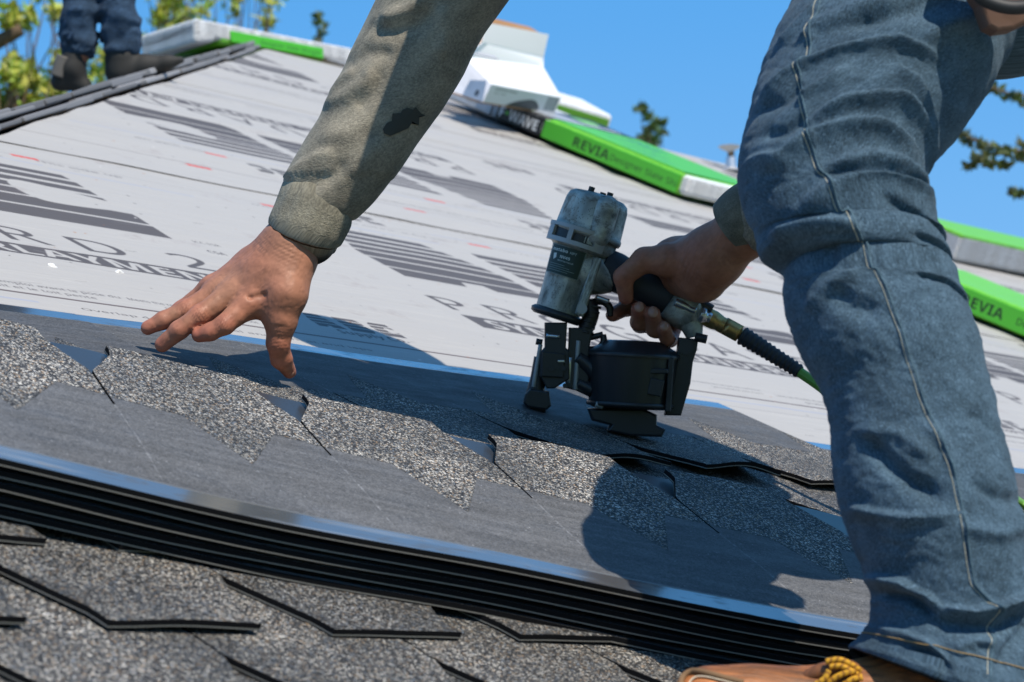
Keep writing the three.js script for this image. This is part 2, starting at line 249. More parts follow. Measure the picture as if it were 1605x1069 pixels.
  for (let i = 0; i < 260; i++) { const x = rnd() * W, y = rnd() * Hc, l = 10 + rnd() * 90, a = (rnd() - .5) * 1.2; c.strokeStyle = rnd() < .6 ? 'rgba(112,110,108,.16)' : 'rgba(232,233,236,.22)'; c.lineWidth = .8 + rnd() * 3; c.beginPath(); c.moveTo(x, y); c.quadraticCurveTo(x + l * .5, y + l * a * .3 + 6 * rnd(), x + l, y + l * a * .5); c.stroke(); }
  for (let i = 0; i < 70; i++) { const x = rnd() * W, y = rnd() * Hc; c.fillStyle = 'rgba(118,112,104,.05)'; for (let q = 0; q < 14; q++) { c.beginPath(); c.ellipse(x + (rnd() - .5) * 90, y + (rnd() - .5) * 40, 4 + rnd() * 16, 2 + rnd() * 8, rnd() * 3, 0, 7); c.fill(); } }
  for (let i = 0; i < 170; i++) { const h = rnd(); c.fillStyle = h < .7 ? 'rgba(70,66,64,.5)' : h < .85 ? 'rgba(176,110,70,.6)' : 'rgba(240,240,245,.8)'; c.beginPath(); c.ellipse(rnd() * W, rnd() * Hc, 1.5 + rnd() * 3, 1 + rnd() * 2.5, rnd() * 3, 0, 7); c.fill(); }
  for (let i = 0; i < 26; i++) { c.fillStyle = 'rgba(80,76,78,.35)'; const x = rnd() * W, y = rnd() * Hc; for (let q = 0; q < 4; q++) c.fillRect(x + q * 7, y + rnd() * 5, 5, 3 + rnd() * 4); }
});
const sheetBump = dataTex(512, 512, (i, j) => { const v = 128 + 60 * (tn(i / 128, j / 16, 4, 1) - .5) + 40 * (tn(i / 32, j / 8, 16, 2) - .5) + 40 * (tn(i / 2, j / 2, 256, 3) - .5); return [v, v, v]; });
sheetBump.repeat.set(1.2, 1.2);
const sheetMat = std({ map: print, roughness: .62, bumpMap: sheetBump, bumpScale: .0028, color: rgb(.745, .705, .655) });
[[-2.55, 1.19, (s) => s, (t) => t], [1.072, 2.3, (s) => 1.765 - s, (t) => 2.295 - t], [2.17, RIDGE, (s) => s - 1.9, (t) => t - 2.19 + .02]].forEach(([t0, t1, fu, fv], n) => {
  const pos = [], uv = [], idx = [], nr = 60, nc = 240;
  for (let j = 0; j <= nr; j++) for (let i = 0; i <= nc; i++) {
    const f = j / nr, t = lerp(t0, t1, f * f * .35 + f * .65), s = lerp(hipS(t) + .01, RIGHT, Math.pow(i / nc, 1.6)), lap = .0006 * smooth(.18, 0, t - t0) * (n ? 1 : 0);
    const p = R(s, t, -.0105 + .0009 * n * 0 + lap + smooth(.12, .32, t) * (.0030 * fbm(s * 3, t * 6, 5, 3) + .0022 * noise3(s * 1.2, t * 14, 2) + .0012 * Math.max(0, noise3(s * 5 + t * 3, t * 9, 7))) + (n ? 0 : -.0012)); pos.push(p.x, p.y, p.z);
    uv.push((fu(s) - U0) / PERIOD, (fv(t) - UT0) / UH);
  }
  for (let j = 0; j < nr; j++) for (let i = 0; i < nc; i++) { const a = j * (nc + 1) + i, b = a + nc + 1; idx.push(a, a + 1, b, b, a + 1, b + 1); }
  part('underlayment', geom(pos, idx, uv), sheetMat, house);
});
// installed courses: [tip, where the cuts fall, lifts of named tabs]
const special = { '0:-0.325': .007, '0:-0.141': .013, '0:0.043': .017, '0:0.227': .009, '0:-0.509': .004, '1:-0.048': .006, '1:0.136': .010, '1:0.320': .007, '1:-0.232': .005 };
[[-.22, .043], [-.35, .136], [-.53, .005], [-.665, .094], [-.80, .003], [-.94, .095], [-1.08, .003], [-1.22, .095], [-1.36, .003]].forEach(([tip, phase], row) => {
  const first = row === 0 ? .043 - 3 * PITCH - SL : row === 1 ? .136 - 4 * PITCH - SL : phase - (5 + (row * 2) % 3) * PITCH - SL, head = tip + SB;
  for (let k = 0; k < (row === 0 ? 2 : 3); k++) {
    const s0 = first + k * SL, rnd = RNG(row * 31 + k);
    const place = (a, b, z) => R(s0 + a, head - b, -.0085 + .040 * b + z + .0015 * noise3((s0 + a) * 3, row, 4));
    const g = shingleGeo(place, (q) => { const v = special[`${row}:${(s0 + q * PITCH - (k % 2 ? 0 : PITCH / 2)).toFixed(3)}`], d = .0015 + .0035 * rnd(); return v ?? d; }, row * 7 + k * 3, k % 2 === 0);
    part('shingle', g, [shingleMats[1 + (row + k) % 2], shingleEdge, shingleLip], house);
  }
});
// ragged shingle ends that finish the neighbouring face along the hip
{
  const rnd = RNG(77), hd = R(hipS(1), 1).sub(R(hipS(0), 0)).normalize(), up = V3(0, 1, 0), side = hd.clone().cross(up).normalize(); if (side.x > 0) side.negate();
  const L = R(hipS(RIDGE), RIDGE).distanceTo(R(hipS(.5), .5)), o = R(hipS(.5), .5, 0);
  const m = [.12, .18, .26].map((v, i) => std({ color: rgb(v, v, v * 1.06), roughness: .8, map: null }));
  for (const [lift, len, back] of [[.004, .34, .0], [.016, .30, .012]]) for (let x = 0, i = 0; x < L; x += len * .62, i++) {
    const l = len * (.8 + .35 * rnd()), g = new RoundedBoxGeometry(l, .008 + .006 * rnd(), .30, 1, .003);
    const c = o.clone().addScaledVector(hd, x + l / 2).addScaledVector(side, .14 + back + .02 * rnd()).addScaledVector(up, lift - .066 + .005 * rnd());
    const q = new THREE.Quaternion().setFromRotationMatrix(new THREE.Matrix4().makeBasis(hd, side.clone().cross(hd).normalize(), side)); g.applyQuaternion(new THREE.Quaternion().setFromAxisAngle(V3(1, 0, 0), -.36)).applyQuaternion(q); g.translate(c.x, c.y, c.z);
    part('hip_shingle', g, m[Math.floor(rnd() * 3)], house);
  }
}
for (const [x, y] of [[185, 428], [82, 419]]) {
  const p = onRoof(x, y, -.0112), g = new THREE.SphereGeometry(.0042, 18, 12); const a = g.attributes.position; for (let i = 0; i < a.count; i++) { const n = 1 + .8 * noise3(a.getX(i) * 260, a.getY(i) * 260, a.getZ(i) * 260 + x); a.setXYZ(i, a.getX(i) * n * 1.3, Math.max(-.003, a.getY(i) * n * .75), a.getZ(i) * n); } g.computeVertexNormals(); g.translate(p.x, p.y, p.z);
  part('cap_nail', g, std({ color: rgb(.8, .8, .8), roughness: .5 }), house);
}

// ------------------------------------------------------------------ loose stack of shingles, heads towards the camera
{
  const phi = 19.9 * Math.PI / 180, e1 = [Math.cos(phi), -Math.sin(phi)], e2 = [Math.sin(phi), Math.cos(phi)];
  const words = ['lowest shingle of the loose stack, lying on the laid courses', 'second shingle from the bottom of the loose stack', 'middle shingle of the loose five shingle stack', 'second shingle from the top of the loose stack', 'topmost shingle of the loose stack, showing its whole grey granule face'];
  for (let k = 0; k < 5; k++) {
    const rnd = RNG(k + 40), top = .014 + k * .0098, off = (4 - k) * .0022 + .003 * (rnd() - .5), A0 = .862 + (k === 3 ? .1 : .012 * (rnd() - .5)), rot = .006 * (rnd() - .5) * (k < 4 ? 1 : 0);
    const place = (a, b, z) => { const aa = A0 - a, x = -.984 + e1[0] * aa + e2[0] * (b + off + rot * aa), y = -.505 + e1[1] * aa + e2[1] * (b + off + rot * aa); const sag = -.005 * Math.pow(Math.sin(aa * 6.2 + .6), 2) * smooth(.12, 0, b) + .0035 * Math.sin(aa * 7 + 1.4 + k * .15); return R(x, y, top + sag + z); };
    const g = shingleGeo(place, () => .001 + .002 * rnd(), 90 + k * 5, false, .394);
    const m = part('loose_shingle', g, [k === 3 ? shingleBack : shingleMats[0], shingleEdge, shingleLip]);
    tag(m, words[k], 'shingle', 'loose shingles stacked on the roof');
  }
}
// ------------------------------------------------------------------ wrapped packs of shingles near the ridge
const crumple = dataTex(256, 256, (i, j) => { const a = tn(i / 32, j / 32, 8, 1), b = tn(i / 11, j / 23.3, 11, 2), c = tn(i / 64, j / 8, 4, 3), v = 255 * clamp(.2 + .5 * Math.abs(a - .5) + .5 * Math.abs(b - .5) + .4 * Math.abs(c - .5)); return [v, v, v]; });
crumple.repeat.set(3, 3);
const wrapWhite = phys({ color: rgb(.82, .83, .85), roughness: .32, bumpMap: crumple, bumpScale: .006 });
const wrapGrey = phys({ color: rgb(.42, .44, .48), roughness: .28, bumpMap: crumple, bumpScale: .005 });
const wrapGreen = phys({ color: rgb(.16, .53, .035), roughness: .34, bumpMap: crumple, bumpScale: .004 });
const wrapBlack = std({ color: rgb(.02, .02, .022), roughness: .4 });
const boxInk = (txt, w, h, bg, fg, font, extra) => std({ roughness: .4, map: canvasTex(w, h, (c) => { c.fillStyle = bg; c.fillRect(0, 0, w, h); c.fillStyle = fg; c.font = font; c.textBaseline = 'middle'; if (extra) extra(c, w, h); else c.fillText(txt, w * .06, h * .52); }) });
// a pack: o = lower front corner, ex along its length, ey across, ez up; bands = [from, to, material, name]
function pack(o, ex, ey, ez, len, wid, hgt, bands, label, bend = 0) {
  const t = thing('shingle_pack', o, label, 'shingle pack', 'shingle packs on the roof');
  const shape = (x, y, z) => { const sag = bend * Math.pow((x / len - .5) * 2, 2); return o.clone().addScaledVector(ex, x).addScaledVector(ey, y).addScaledVector(ez, z - sag); };
  for (const [a, b, m, name, grow = 0, lo = 0, hi = 1, side] of bands) {
    const g = new RoundedBoxGeometry(b - a, (hi - lo) * hgt + grow, side ? .004 : wid + grow, side ? 1 : 3, side ? .0015 : .012); const nseg = g.attributes.position;
    for (let i = 0; i < nseg.count; i++) { const x = nseg.getX(i) + (a + b) / 2, z = nseg.getY(i) + (lo + hi) / 2 * hgt, y = side ? side === 2 ? nseg.getZ(i) + wid / 2 : -nseg.getZ(i) - .004 - side * .002 : -nseg.getZ(i) + wid / 2; const n = side ? 0 : .004 * noise3(x * 14, y * 14, z * 14 + a); const p = shape(x, y, z + n); nseg.setXYZ(i, p.x, p.y, p.z); }
    g.computeVertexNormals(); part(name, g, m, t);
  }
  return t;
}
const revia = boxInk('', 1024, 96, '#4fb82a', '#17300c', 'bold 52px sans-serif', (c, w, h) => { c.save(); c.scale(1.35, 1); c.font = 'bold 74px sans-serif'; c.fillText('REVIA', w * .17, h * .53); c.font = '46px sans-serif'; c.fillText('Designer Slate Shingle', w * .38, h * .55); c.restore(); });
const reviaTop = boxInk('', 1024, 320, '#57c02f', '#1b4f6e', 'bold 100px sans-serif', (c, w, h) => { c.globalAlpha = .75; c.fillText('REVIA', w * .1, h * .3); c.font = '52px sans-serif'; c.fillText('Designer Slate Shingle', w * .1, h * .58); c.fillText('for a lasting roof', w * .42, h * .82); });
const fwave = boxInk('', 512, 128, '#141416', '#e8ebee', 'bold 96px sans-serif', (c, w, h) => { c.save(); c.scale(1.28, 1.12); c.fillText('F', 16, h * .48); c.fillText('WAVE', 110, h * .48); c.restore(); c.fillStyle = '#5cc43a'; c.fillRect(98, 52, 34, 24); });
const fwTop = boxInk('', 512, 256, '#a8acb3', '#17181a', 'bold 60px sans-serif', (c, w, h) => { c.fillStyle = '#16171a'; c.fillRect(0, 0, w, h * .5); c.fillStyle = '#8fd455'; c.beginPath(); c.ellipse(150, 60, 60, 40, 0, 0, 7); c.fill(); c.beginPath(); c.ellipse(280, 80, 50, 30, 0, 0, 7); c.fill(); c.fillStyle = '#f0f2f4'; for (let i = 0; i < 5; i++) c.fillRect(330, 30 + i * 18, 130, 8); });
{
  const dn = VW.clone().negate();                       // packs that lie down the slope: length runs towards the eave
  const o1 = R(2.49, 3.08, .002);
  pack(o1, dn, UW, NW, .98, .36, .052, [[0, .975, wrapWhite, 'plastic_wrap'], [.425, .955, wrapGreen, 'green_sleeve', .006], [.235, .425, wrapBlack, 'black_sleeve', .005], [.02, .21, boxInk('', 128, 64, '#b9bec6', '#3a3d42', '30px sans-serif', (c, w, h) => { c.strokeStyle = '#777'; c.lineWidth = 4; c.beginPath(); c.ellipse(w * .55, h / 2, 20, 13, 0, 0, 7); c.stroke(); }), 'grey_label', 0, .08, .92, 1], [.238, .423, fwave, 'brand_label', 0, .04, .96, 2.5], [.43, .95, revia, 'green_label', 0, .04, .96, 2.6]].map((b) => b), 'long green and white shingle pack with a black F-WAVE label, under the nail boxes');
  { const g = new THREE.BoxGeometry(.50, .003, .34), a = g.attributes.position; for (let i = 0; i < a.count; i++) { const p = o1.clone().addScaledVector(dn, a.getX(i) + .69).addScaledVector(UW, -a.getZ(i) + .18).addScaledVector(NW, a.getY(i) + .0568); a.setXYZ(i, p.x, p.y, p.z); } part('top_label', g, reviaTop, scene.children[scene.children.length - 1]); }
  { const g = new THREE.BoxGeometry(.19, .003, .34), a = g.attributes.position; for (let i = 0; i < a.count; i++) { const p = o1.clone().addScaledVector(dn, a.getX(i) + .33).addScaledVector(UW, -a.getZ(i) + .18).addScaledVector(NW, a.getY(i) + .0568); a.setXYZ(i, p.x, p.y, p.z); } part('top_label', g, fwTop, scene.children[scene.children.length - 1]); }
  const o2 = R(2.56, 1.52, .002);
  pack(o2, dn, UW, NW, 1.04, .30, .054, [[0, 1.04, wrapWhite, 'plastic_wrap'], [.02, 1.0, wrapGreen, 'green_sleeve', .006], [.03, .99, boxInk('', 1024, 66, '#55bd2c', '#142a0b', 'bold 46px sans-serif', (c, w, h) => { c.fillText('REVIA', w * .235, h * .53); c.font = '30px sans-serif'; c.fillText('Designer Slate Shingle', w * .40, h * .54); }), 'green_label', 0, .04, .96, 2.6]], 'bright green shingle pack lettered REVIA, showing just right of the near leg');
  // wrapped in grey film, along the courses, right of the knee
  pack(R(3.70, 2.13, .002), UW.clone().addScaledVector(VW, .10).normalize(), VW, NW, 1.0, .22, .075, [[0, .9, wrapGrey, 'plastic_wrap', .004], [.0, .93, wrapGreen, 'green_sleeve', .003, .82, 1.04], [.9, 1.0, wrapGreen, 'green_sleeve', .002]], 'shingle pack in wrinkled grey film with a green top, behind the knee');
  // over the ridge behind the box
  pack(R(2.97, 3.20, .0), UW.clone().addScaledVector(VW, -.42).normalize(), VW.clone().addScaledVector(UW, .4).normalize(), NW, .24, .26, .07, [[0, .24, wrapWhite, 'plastic_wrap'], [.01, .237, std({ color: rgb(.09, .27, .02), roughness: .5 }), 'green_sleeve', .003, -.05, .86]], 'white topped shingle pack with a dark green side, behind the open nail box');
  // bridging the hip end of the ridge
  const a = at(306, 52, 6.1), b = at(556, 99, 6.6), ex = b.clone().sub(a), L = ex.length(); ex.normalize(); const ey = V3(0, 0, -1), ez = ey.clone().cross(ex).negate().normalize(); if (ez.y < 0) ez.negate();
  pack(a, ex, ey, ez, L, .24, .055, [[0, L, wrapWhite, 'plastic_wrap', .006, .35, 1.1], [0, L * .12, wrapWhite, 'plastic_wrap', .004], [L * .14, L * .80, wrapGreen, 'green_sleeve', .001, -.06, .6], [L * .81, L, phys({ color: rgb(.5, .52, .56), roughness: .25, bumpMap: crumple, bumpScale: .004 }), 'plastic_wrap', .002, 0, .9], [L * .2, L * .78, boxInk('', 512, 64, '#4db428', '#1c4a10', 'italic 34px sans-serif', (c, w, h) => { c.fillText('Designer Slate Shingle', w * .30, h * .55); }), 'green_label', 0, .0, .55, 1]], 'sagging white and green shingle pack laid across the roof peak', .02);
}
// ------------------------------------------------------------------ open nail box on the pack
{
  const K = (x, y, d) => at(x, y, d);
  const white = std({ color: rgb(.78, .78, .8), roughness: .6 }), card = std({ color: rgb(.36, .19, .085), roughness: .85 }), shade = std({ color: rgb(.62, .63, .66), roughness: .6 });  // shade: the white card again, greyed in colour for a side out of the sun
  const dist = (p) => -P0.clone().add(V3().addScaledVector(uC, p.x).addScaledVector(gC, p.y).addScaledVector(wC, p.z)).z;
  const A = onRoof(757, 160, .059), B = onRoof(869, 178, .059), E = onRoof(697, 140, .059), Hh = E.clone().add(B).sub(A), dA = dist(A), dB = dist(B), dE = dist(E), dH = dist(Hh);
  const C = K(880, 153, dB), D = K(770, 132, dA), Fq = K(728, 89, dE + .02), G = K(852, 106, dH + .02);
  const t = thing('cardboard_box', A, 'white cardboard nail box with its brown lined flaps standing open, on the F-WAVE pack', 'box');
  const slab = (pts, th, name, mat) => { const n = pts[1].clone().sub(pts[0]).cross(pts[3].clone().sub(pts[0])).normalize().multiplyScalar(th), pos = [], uv = [], idx = []; const q = [...pts, ...pts.map((p) => p.clone().sub(n))]; const face = (a, b, c, d) => { const k = pos.length / 3; for (const [v, u] of [[a, [0, 0]], [b, [1, 0]], [c, [1, 1]], [d, [0, 1]]]) { pos.push(q[v].x, q[v].y, q[v].z); uv.push(...u); } idx.push(k, k + 1, k + 2, k, k + 2, k + 3); }; face(0, 1, 2, 3); face(5, 4, 7, 6); face(1, 0, 4, 5); face(2, 1, 5, 6); face(3, 2, 6, 7); face(0, 3, 7, 4); return part(name, geom(pos, idx, uv), mat, t); };
  const front = boxInk('', 512, 128, '#b9bec4', '#33363a', 'bold 20px sans-serif', (c, w, h) => { c.fillText('ROOFING NAILS', 40, 24); c.font = '18px sans-serif'; c.fillText('COIL 7200', 40, 52); c.fillStyle = '#2a2c30'; c.beginPath(); c.moveTo(150, 128); c.quadraticCurveTo(200, 80, 270, 64); c.quadraticCurveTo(330, 40, 360, 72); c.quadraticCurveTo(390, 100, 380, 128); c.fill(); c.fillStyle = '#6c7378'; c.fillRect(420, 10, 80, 100); c.fillStyle = '#b9bec4'; for (let i = 0; i < 5; i++) c.fillRect(428, 20 + i * 18, 60, 6); });  // grey ground: the white front's shade is put into its colour
  const side = boxInk('', 256, 128, '#d6d8e4', '#2a2b30', '20px sans-serif', (c, w, h) => { c.fillStyle = '#24252a'; c.beginPath(); c.ellipse(196, 84, 12, 22, 0, 0, 7); c.fill(); c.fillStyle = '#8a8d98'; c.beginPath(); c.ellipse(196, 84, 5, 13, 0, 0, 7); c.fill(); c.globalAlpha = .3; for (let i = 0; i < 9; i++) c.fillRect(30 + i * 14, 20, 5, 60); });  // lavender ground: skylit shade painted into the white side
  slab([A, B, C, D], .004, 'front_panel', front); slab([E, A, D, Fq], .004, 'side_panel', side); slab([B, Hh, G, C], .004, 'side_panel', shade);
  slab([D, C, G, Fq], .004, 'top_panel', white); slab([A.clone().lerp(E, .02), B, Hh, E], .004, 'bottom_panel', card);
  const f1 = K(757, 66, dE + .08), f2 = K(852, 90, dH + .08), f3 = K(860, 54, dH + .12), f4 = K(762, 35, dE + .12);
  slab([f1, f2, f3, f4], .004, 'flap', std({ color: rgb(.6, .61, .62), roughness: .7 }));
  slab([K(742, 70, dE + .09), K(757, 68, dE + .085), K(763, 25, dE + .13), K(752, 20, dE + .15)], .004, 'flap', card);
  slab([f4.clone().add(V3(0, -.004, -.01)), f3.clone().add(V3(0, -.004, -.01)), K(830, 42, dH + .14), K(764, 26, dE + .14)], .003, 'flap', card);
  slab([Fq, G, f2, f1], .003, 'flap', white);
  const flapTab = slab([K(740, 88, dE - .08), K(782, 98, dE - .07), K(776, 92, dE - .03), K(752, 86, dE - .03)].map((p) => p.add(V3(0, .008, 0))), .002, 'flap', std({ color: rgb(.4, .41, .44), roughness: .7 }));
}
// ------------------------------------------------------------------ roof vent
{
  const b = onRoof(1146, 268, -.01), t = thing('roof_vent', b, 'small metal roof vent near the ridge, left of the knee', 'vent');
  const s = 5.6 / F; const g = new THREE.CylinderGeometry(10 * s, 13 * s, 34 * s, 20).translate(b.x, b.y + 12 * s, b.z); part('pipe', g, std({ color: rgb(.55, .58, .62), roughness: .35, metalness: .7 }), t);
  part('collar', new THREE.CylinderGeometry(16 * s, 26 * s, 8 * s, 20).translate(b.x, b.y + 2 * s, b.z), std({ color: rgb(.5, .5, .52), roughness: .5, metalness: .6 }), t);
  part('neck', new THREE.CylinderGeometry(7 * s, 7 * s, 14 * s, 16).translate(b.x, b.y + 34 * s, b.z), std({ color: rgb(.25, .15, .08), roughness: .8 }), t);
  part('hood', new THREE.ConeGeometry(24 * s, 14 * s, 20).rotateX(Math.PI).translate(b.x - 4 * s, b.y + 44 * s, b.z), std({ color: rgb(.6, .6, .6), roughness: .5 }), t);
}
// ------------------------------------------------------------------ trees
function leafCloud(rnd, spots, size, count, flat = 1) {
  const pos = [], idx = [], col = [];
  for (const [c, r, n = count, sx = 1, sy = 1] of spots) for (let i = 0; i < n; i++) {
    const d = V3(rnd() * 2 - 1, rnd() * 2 - 1, rnd() * 2 - 1); if (d.length() > 1) { i--; continue; }
    const p = c.clone().add(d.multiply(V3(r * sx, r * sy, r * 1.5))), a = V3(rnd() - .5, (rnd() - .5) * flat, rnd() - .5).normalize(), up = V3(rnd() - .5, 1.2 * rnd(), rnd() - .5).normalize(), b = a.clone().cross(up).normalize(), s = size * (.6 + .8 * rnd()), k = pos.length / 3, m = a.clone().cross(b).multiplyScalar(s * .18);
    for (const [u, v, w] of [[-1, 0, 0], [0, -.42, 1], [1, 0, 0], [0, .42, 1]]) pos.push(p.x + a.x * u * s + b.x * v * s + m.x * w, p.y + a.y * u * s + b.y * v * s + m.y * w, p.z + a.z * u * s + b.z * v * s + m.z * w);
    idx.push(k, k + 1, k + 2, k, k + 2, k + 3); const t = .65 + .7 * rnd(), y = rnd(); for (let q = 0; q < 4; q++) col.push(t * (.75 + .5 * y), t, t * (.8 + .2 * y));
  }
  const g = geom(pos, idx, null, col); return g;
}
const bark = std({ color: rgb(.13, .09, .06), roughness: 1 });
const leafMat = (r, g, b) => phys({ color: rgb(r, g, b), vertexColors: true, side: THREE.DoubleSide, roughness: .75, transmission: .35, thickness: 0 });
// spots are [px, py, radius in px, leaves]; the trunk rises from the ground behind the house
function tree(label, d, trunkX, spots, leaf, size, seed, limbs = [], name = 'leafy_tree') {
  const rnd = RNG(seed), base = at(trunkX, 300, d); base.y = -4.3; const t = thing(name, base, label, 'tree');
  const S = spots.map(([x, y, r, n, sx, sy, dd = 0]) => [at(x, y, d + dd + (rnd() - .5) * d * .06), r * d / F, n, sx, sy]), geos = [];
  const topY = Math.max(...S.map((s) => s[0].y)), mid = at(trunkX, 90, d); mid.y = Math.min(mid.y, topY - .3);
  geos.push(tube([base, base.clone().lerp(mid, .5).add(V3(.1, 0, .1)), mid], (f) => lerp(.12, .02, f) * d / 12, 20, 10));
  if (limbs.length < 2) for (const [c] of S) { const from = base.clone().lerp(mid, clamp(.55 + .4 * rnd())), q = from.clone().lerp(c, .5).add(V3((rnd() - .5) * .3, -.1, (rnd() - .5) * .3)); geos.push(tube([from, q, c], (f) => lerp(.009, .002, f) * d / 12, 10, 6)); }
  for (const [pts, r0, r1] of limbs) geos.push(tube(pts.map(([x, y, dd = 0]) => at(x, y, d + dd)), (f) => lerp(r0, r1, f), 14, 10));
  part('trunk', mergeGeometries(geos), bark, t); part('crown', leafCloud(rnd, S, size, 200), leaf, t); return t;
}
{
  const spring = leafMat(.40, .46, .05), rnd = RNG(9);
  const blob = (x0, x1, y0, y1, n, r, c, clear = () => false) => { const o = []; let guard = 0; while (o.length < n && guard++ < 4000) { const x = lerp(x0, x1, rnd()), y = lerp(y0, y1, rnd()); if (clear(x, y)) continue; o.push([x, y, r * (.6 + .8 * rnd()), Math.round(c * (.6 + .8 * rnd())), 1, 1.25]); } return o; };
  tree('yellow green leafy tree at the far left, behind the standing legs', 11, 20, [...blob(-60, 110, 85, 210, 46, 16, 24), ...blob(-60, 50, -70, 50, 15, 14, 22), ...blob(60, 130, -60, 30, 10, 11, 18)], spring, .034, 3, [[[[-60, 95], [0, 64], [34, 46]], .045, .03]]);
  tree('spring green tree behind the left hip of the roof', 12, 200, [...blob(120, 250, 60, 170, 18, 13, 22), ...blob(220, 330, -50, 110, 28, 14, 22), ...blob(290, 440, 50, 125, 18, 11, 20)], spring, .034, 4);
  tree('pale green tree with thin hanging twigs above the wrapped pack', 14, 345, [...blob(240, 428, -80, 36, 34, 14, 20), ...blob(225, 300, 20, 85, 9, 11, 16)], leafMat(.42, .46, .06), .034, 5);
  tree('single leafy tree top poking up behind the ridge near the sleeve', 16, 502, [[501, 24, 7, 22], [496, 36, 5, 10], [508, 38, 5, 10], [503, 50, 6, 12], [500, 62, 6, 12]], leafMat(.10, .16, .03), .035, 6);
  tree('small tree top standing above the ridge against open sky', 16, 1024, [[1005, 170, 7, 24, 1.4, .8], [1014, 182, 6, 16], [1034, 190, 8, 26, 1.3, .8], [1022, 200, 8, 24], [1038, 207, 7, 22, 1.3, .8], [1012, 216, 8, 22, 1.4, .8], [1026, 222, 8, 24], [1020, 235, 9, 26]], leafMat(.10, .17, .03), .04, 7);
  const br = [[1600, 92, 12], [1560, 140, 14], [1585, 150, 13], [1610, 160, 14], [1552, 134, 9], [1510, 210, 10], [1522, 222, 13], [1545, 228, 12], [1560, 238, 14], [1580, 236, 13], [1600, 245, 14], [1535, 246, 12], [1520, 258, 9], [1550, 255, 10], [1575, 258, 10], [1605, 225, 12], [1588, 300, 9], [1602, 303, 10], [1640, 150, 20], [1640, 235, 24], [1650, 300, 20], [1660, 80, 24], [1690, 200, 30]].map(([x, y, r]) => [x, y, r * .8, 26, 1.5, .55]);
  tree('dark green branches of a tree hanging in from the right edge', 9, 1850, br, leafMat(.10, .13, .02), .024, 8, [[[[1850, 260, .3], [1720, 235], [1600, 238], [1510, 214]], .03, .004], [[[1850, 200, .3], [1700, 150], [1600, 150], [1550, 136]], .025, .003], [[[1850, 320, .3], [1700, 310], [1590, 301]], .02, .003]]);
}
// ------------------------------------------------------------------ cloth and skin
const denimTex = (() => {
  const W = 1024, col = [], bu = [];
  return [dataTex(W, W, (i, j) => { const tw = Math.sin((i + j * .6) * Math.PI * 2 / 3.2), y = hash(i >> 1, j >> 3, 1), x = hash(i >> 3, j >> 1, 2), m = tn(i / 64, j / 64, 16, 3), m2 = tn(i / 12, j / 20.48, 50, 4), n = hash(i >> 2, j >> 2, 7), n2 = hash((i + 2) >> 2, (j + 1) >> 2, 17); let v = .56 + .05 * tw + .22 * (y - .5) + .13 * (x - .5) + .12 * (n2 - .5) + .14 * (m - .5) + .05 * (m2 - .5) + (n > .95 ? .16 : 0); v = clamp(v, .08, 1.1); return [clamp(v * 98 + 18 * v * v, 0, 255), clamp(v * 133 + 9, 0, 255), clamp(v * 148 + 17, 0, 255)]; }, true),
    dataTex(W, W, (i, j) => { const v = 128 + 40 * Math.sin((i + j * .6) * Math.PI * 2 / 6.4) + 90 * (hash(i >> 1, j >> 1, 9) - .5) + 60 * (tn(i / 9, j / 9, 113, 5) - .5); return [v, v, v]; })];
})();
const denim = phys({ map: denimTex[0], bumpMap: denimTex[1], bumpScale: .0007, roughness: .92, sheen: .35, sheenColor: rgb(.35, .45, .55), sheenRoughness: .6 });
const fleeceTex = [dataTex(512, 512, (i, j) => { const v = 1 + .14 * (hash(i >> 1, j >> 1, 1) - .5) + .12 * (hash(i >> 2, j >> 2, 11) - .5) + .16 * (tn(i / 4, j / 4, 128, 2) - .5) + .24 * (tn(i / 40, j / 40, 12, 3) - .5) + .14 * (hash(i, j, 6) - .5); return [136 * v, 129 * v, 115 * v]; }, true), dataTex(512, 512, (i, j) => { const v = 128 + 110 * (hash(i >> 1, j >> 1, 4) - .5) + 70 * (tn(i / 5, j / 5, 102, 5) - .5); return [v, v, v]; })];
const fleece = phys({ map: fleeceTex[0], bumpMap: fleeceTex[1], bumpScale: .0004, roughness: .95, sheen: .3, sheenColor: rgb(.4, .4, .34), sheenRoughness: .7 });
const skin = phys({ vertexColors: true, roughness: .52, color: rgb(1, 1, 1), specularIntensity: .6 });
const skinTone = (dark, joints = []) => (x, y, z) => { const a = fbm(x * 90, y * 90, z * 90, 3), b = noise3(x * 420, y * 420, z * 420), c = noise3(x * 26, y * 26, z * 26), e = noise3(x * 210, y * 210, z * 210), v = (1 + .24 * a + .12 * b - (e > .55 ? .10 : 0)) * dark; let k = 0; for (const [p, rr] of joints) { const q = (x - p.x) ** 2 + (y - p.y) ** 2 + (z - p.z) ** 2; if (q < rr * rr) k = Math.max(k, 1 - q / (rr * rr)); } return [.37 * v * (1 + .06 * c + .05 * k), .156 * v * (1 - .10 * c - .17 * k), .095 * v * (1 - .12 * c - .12 * k)]; };
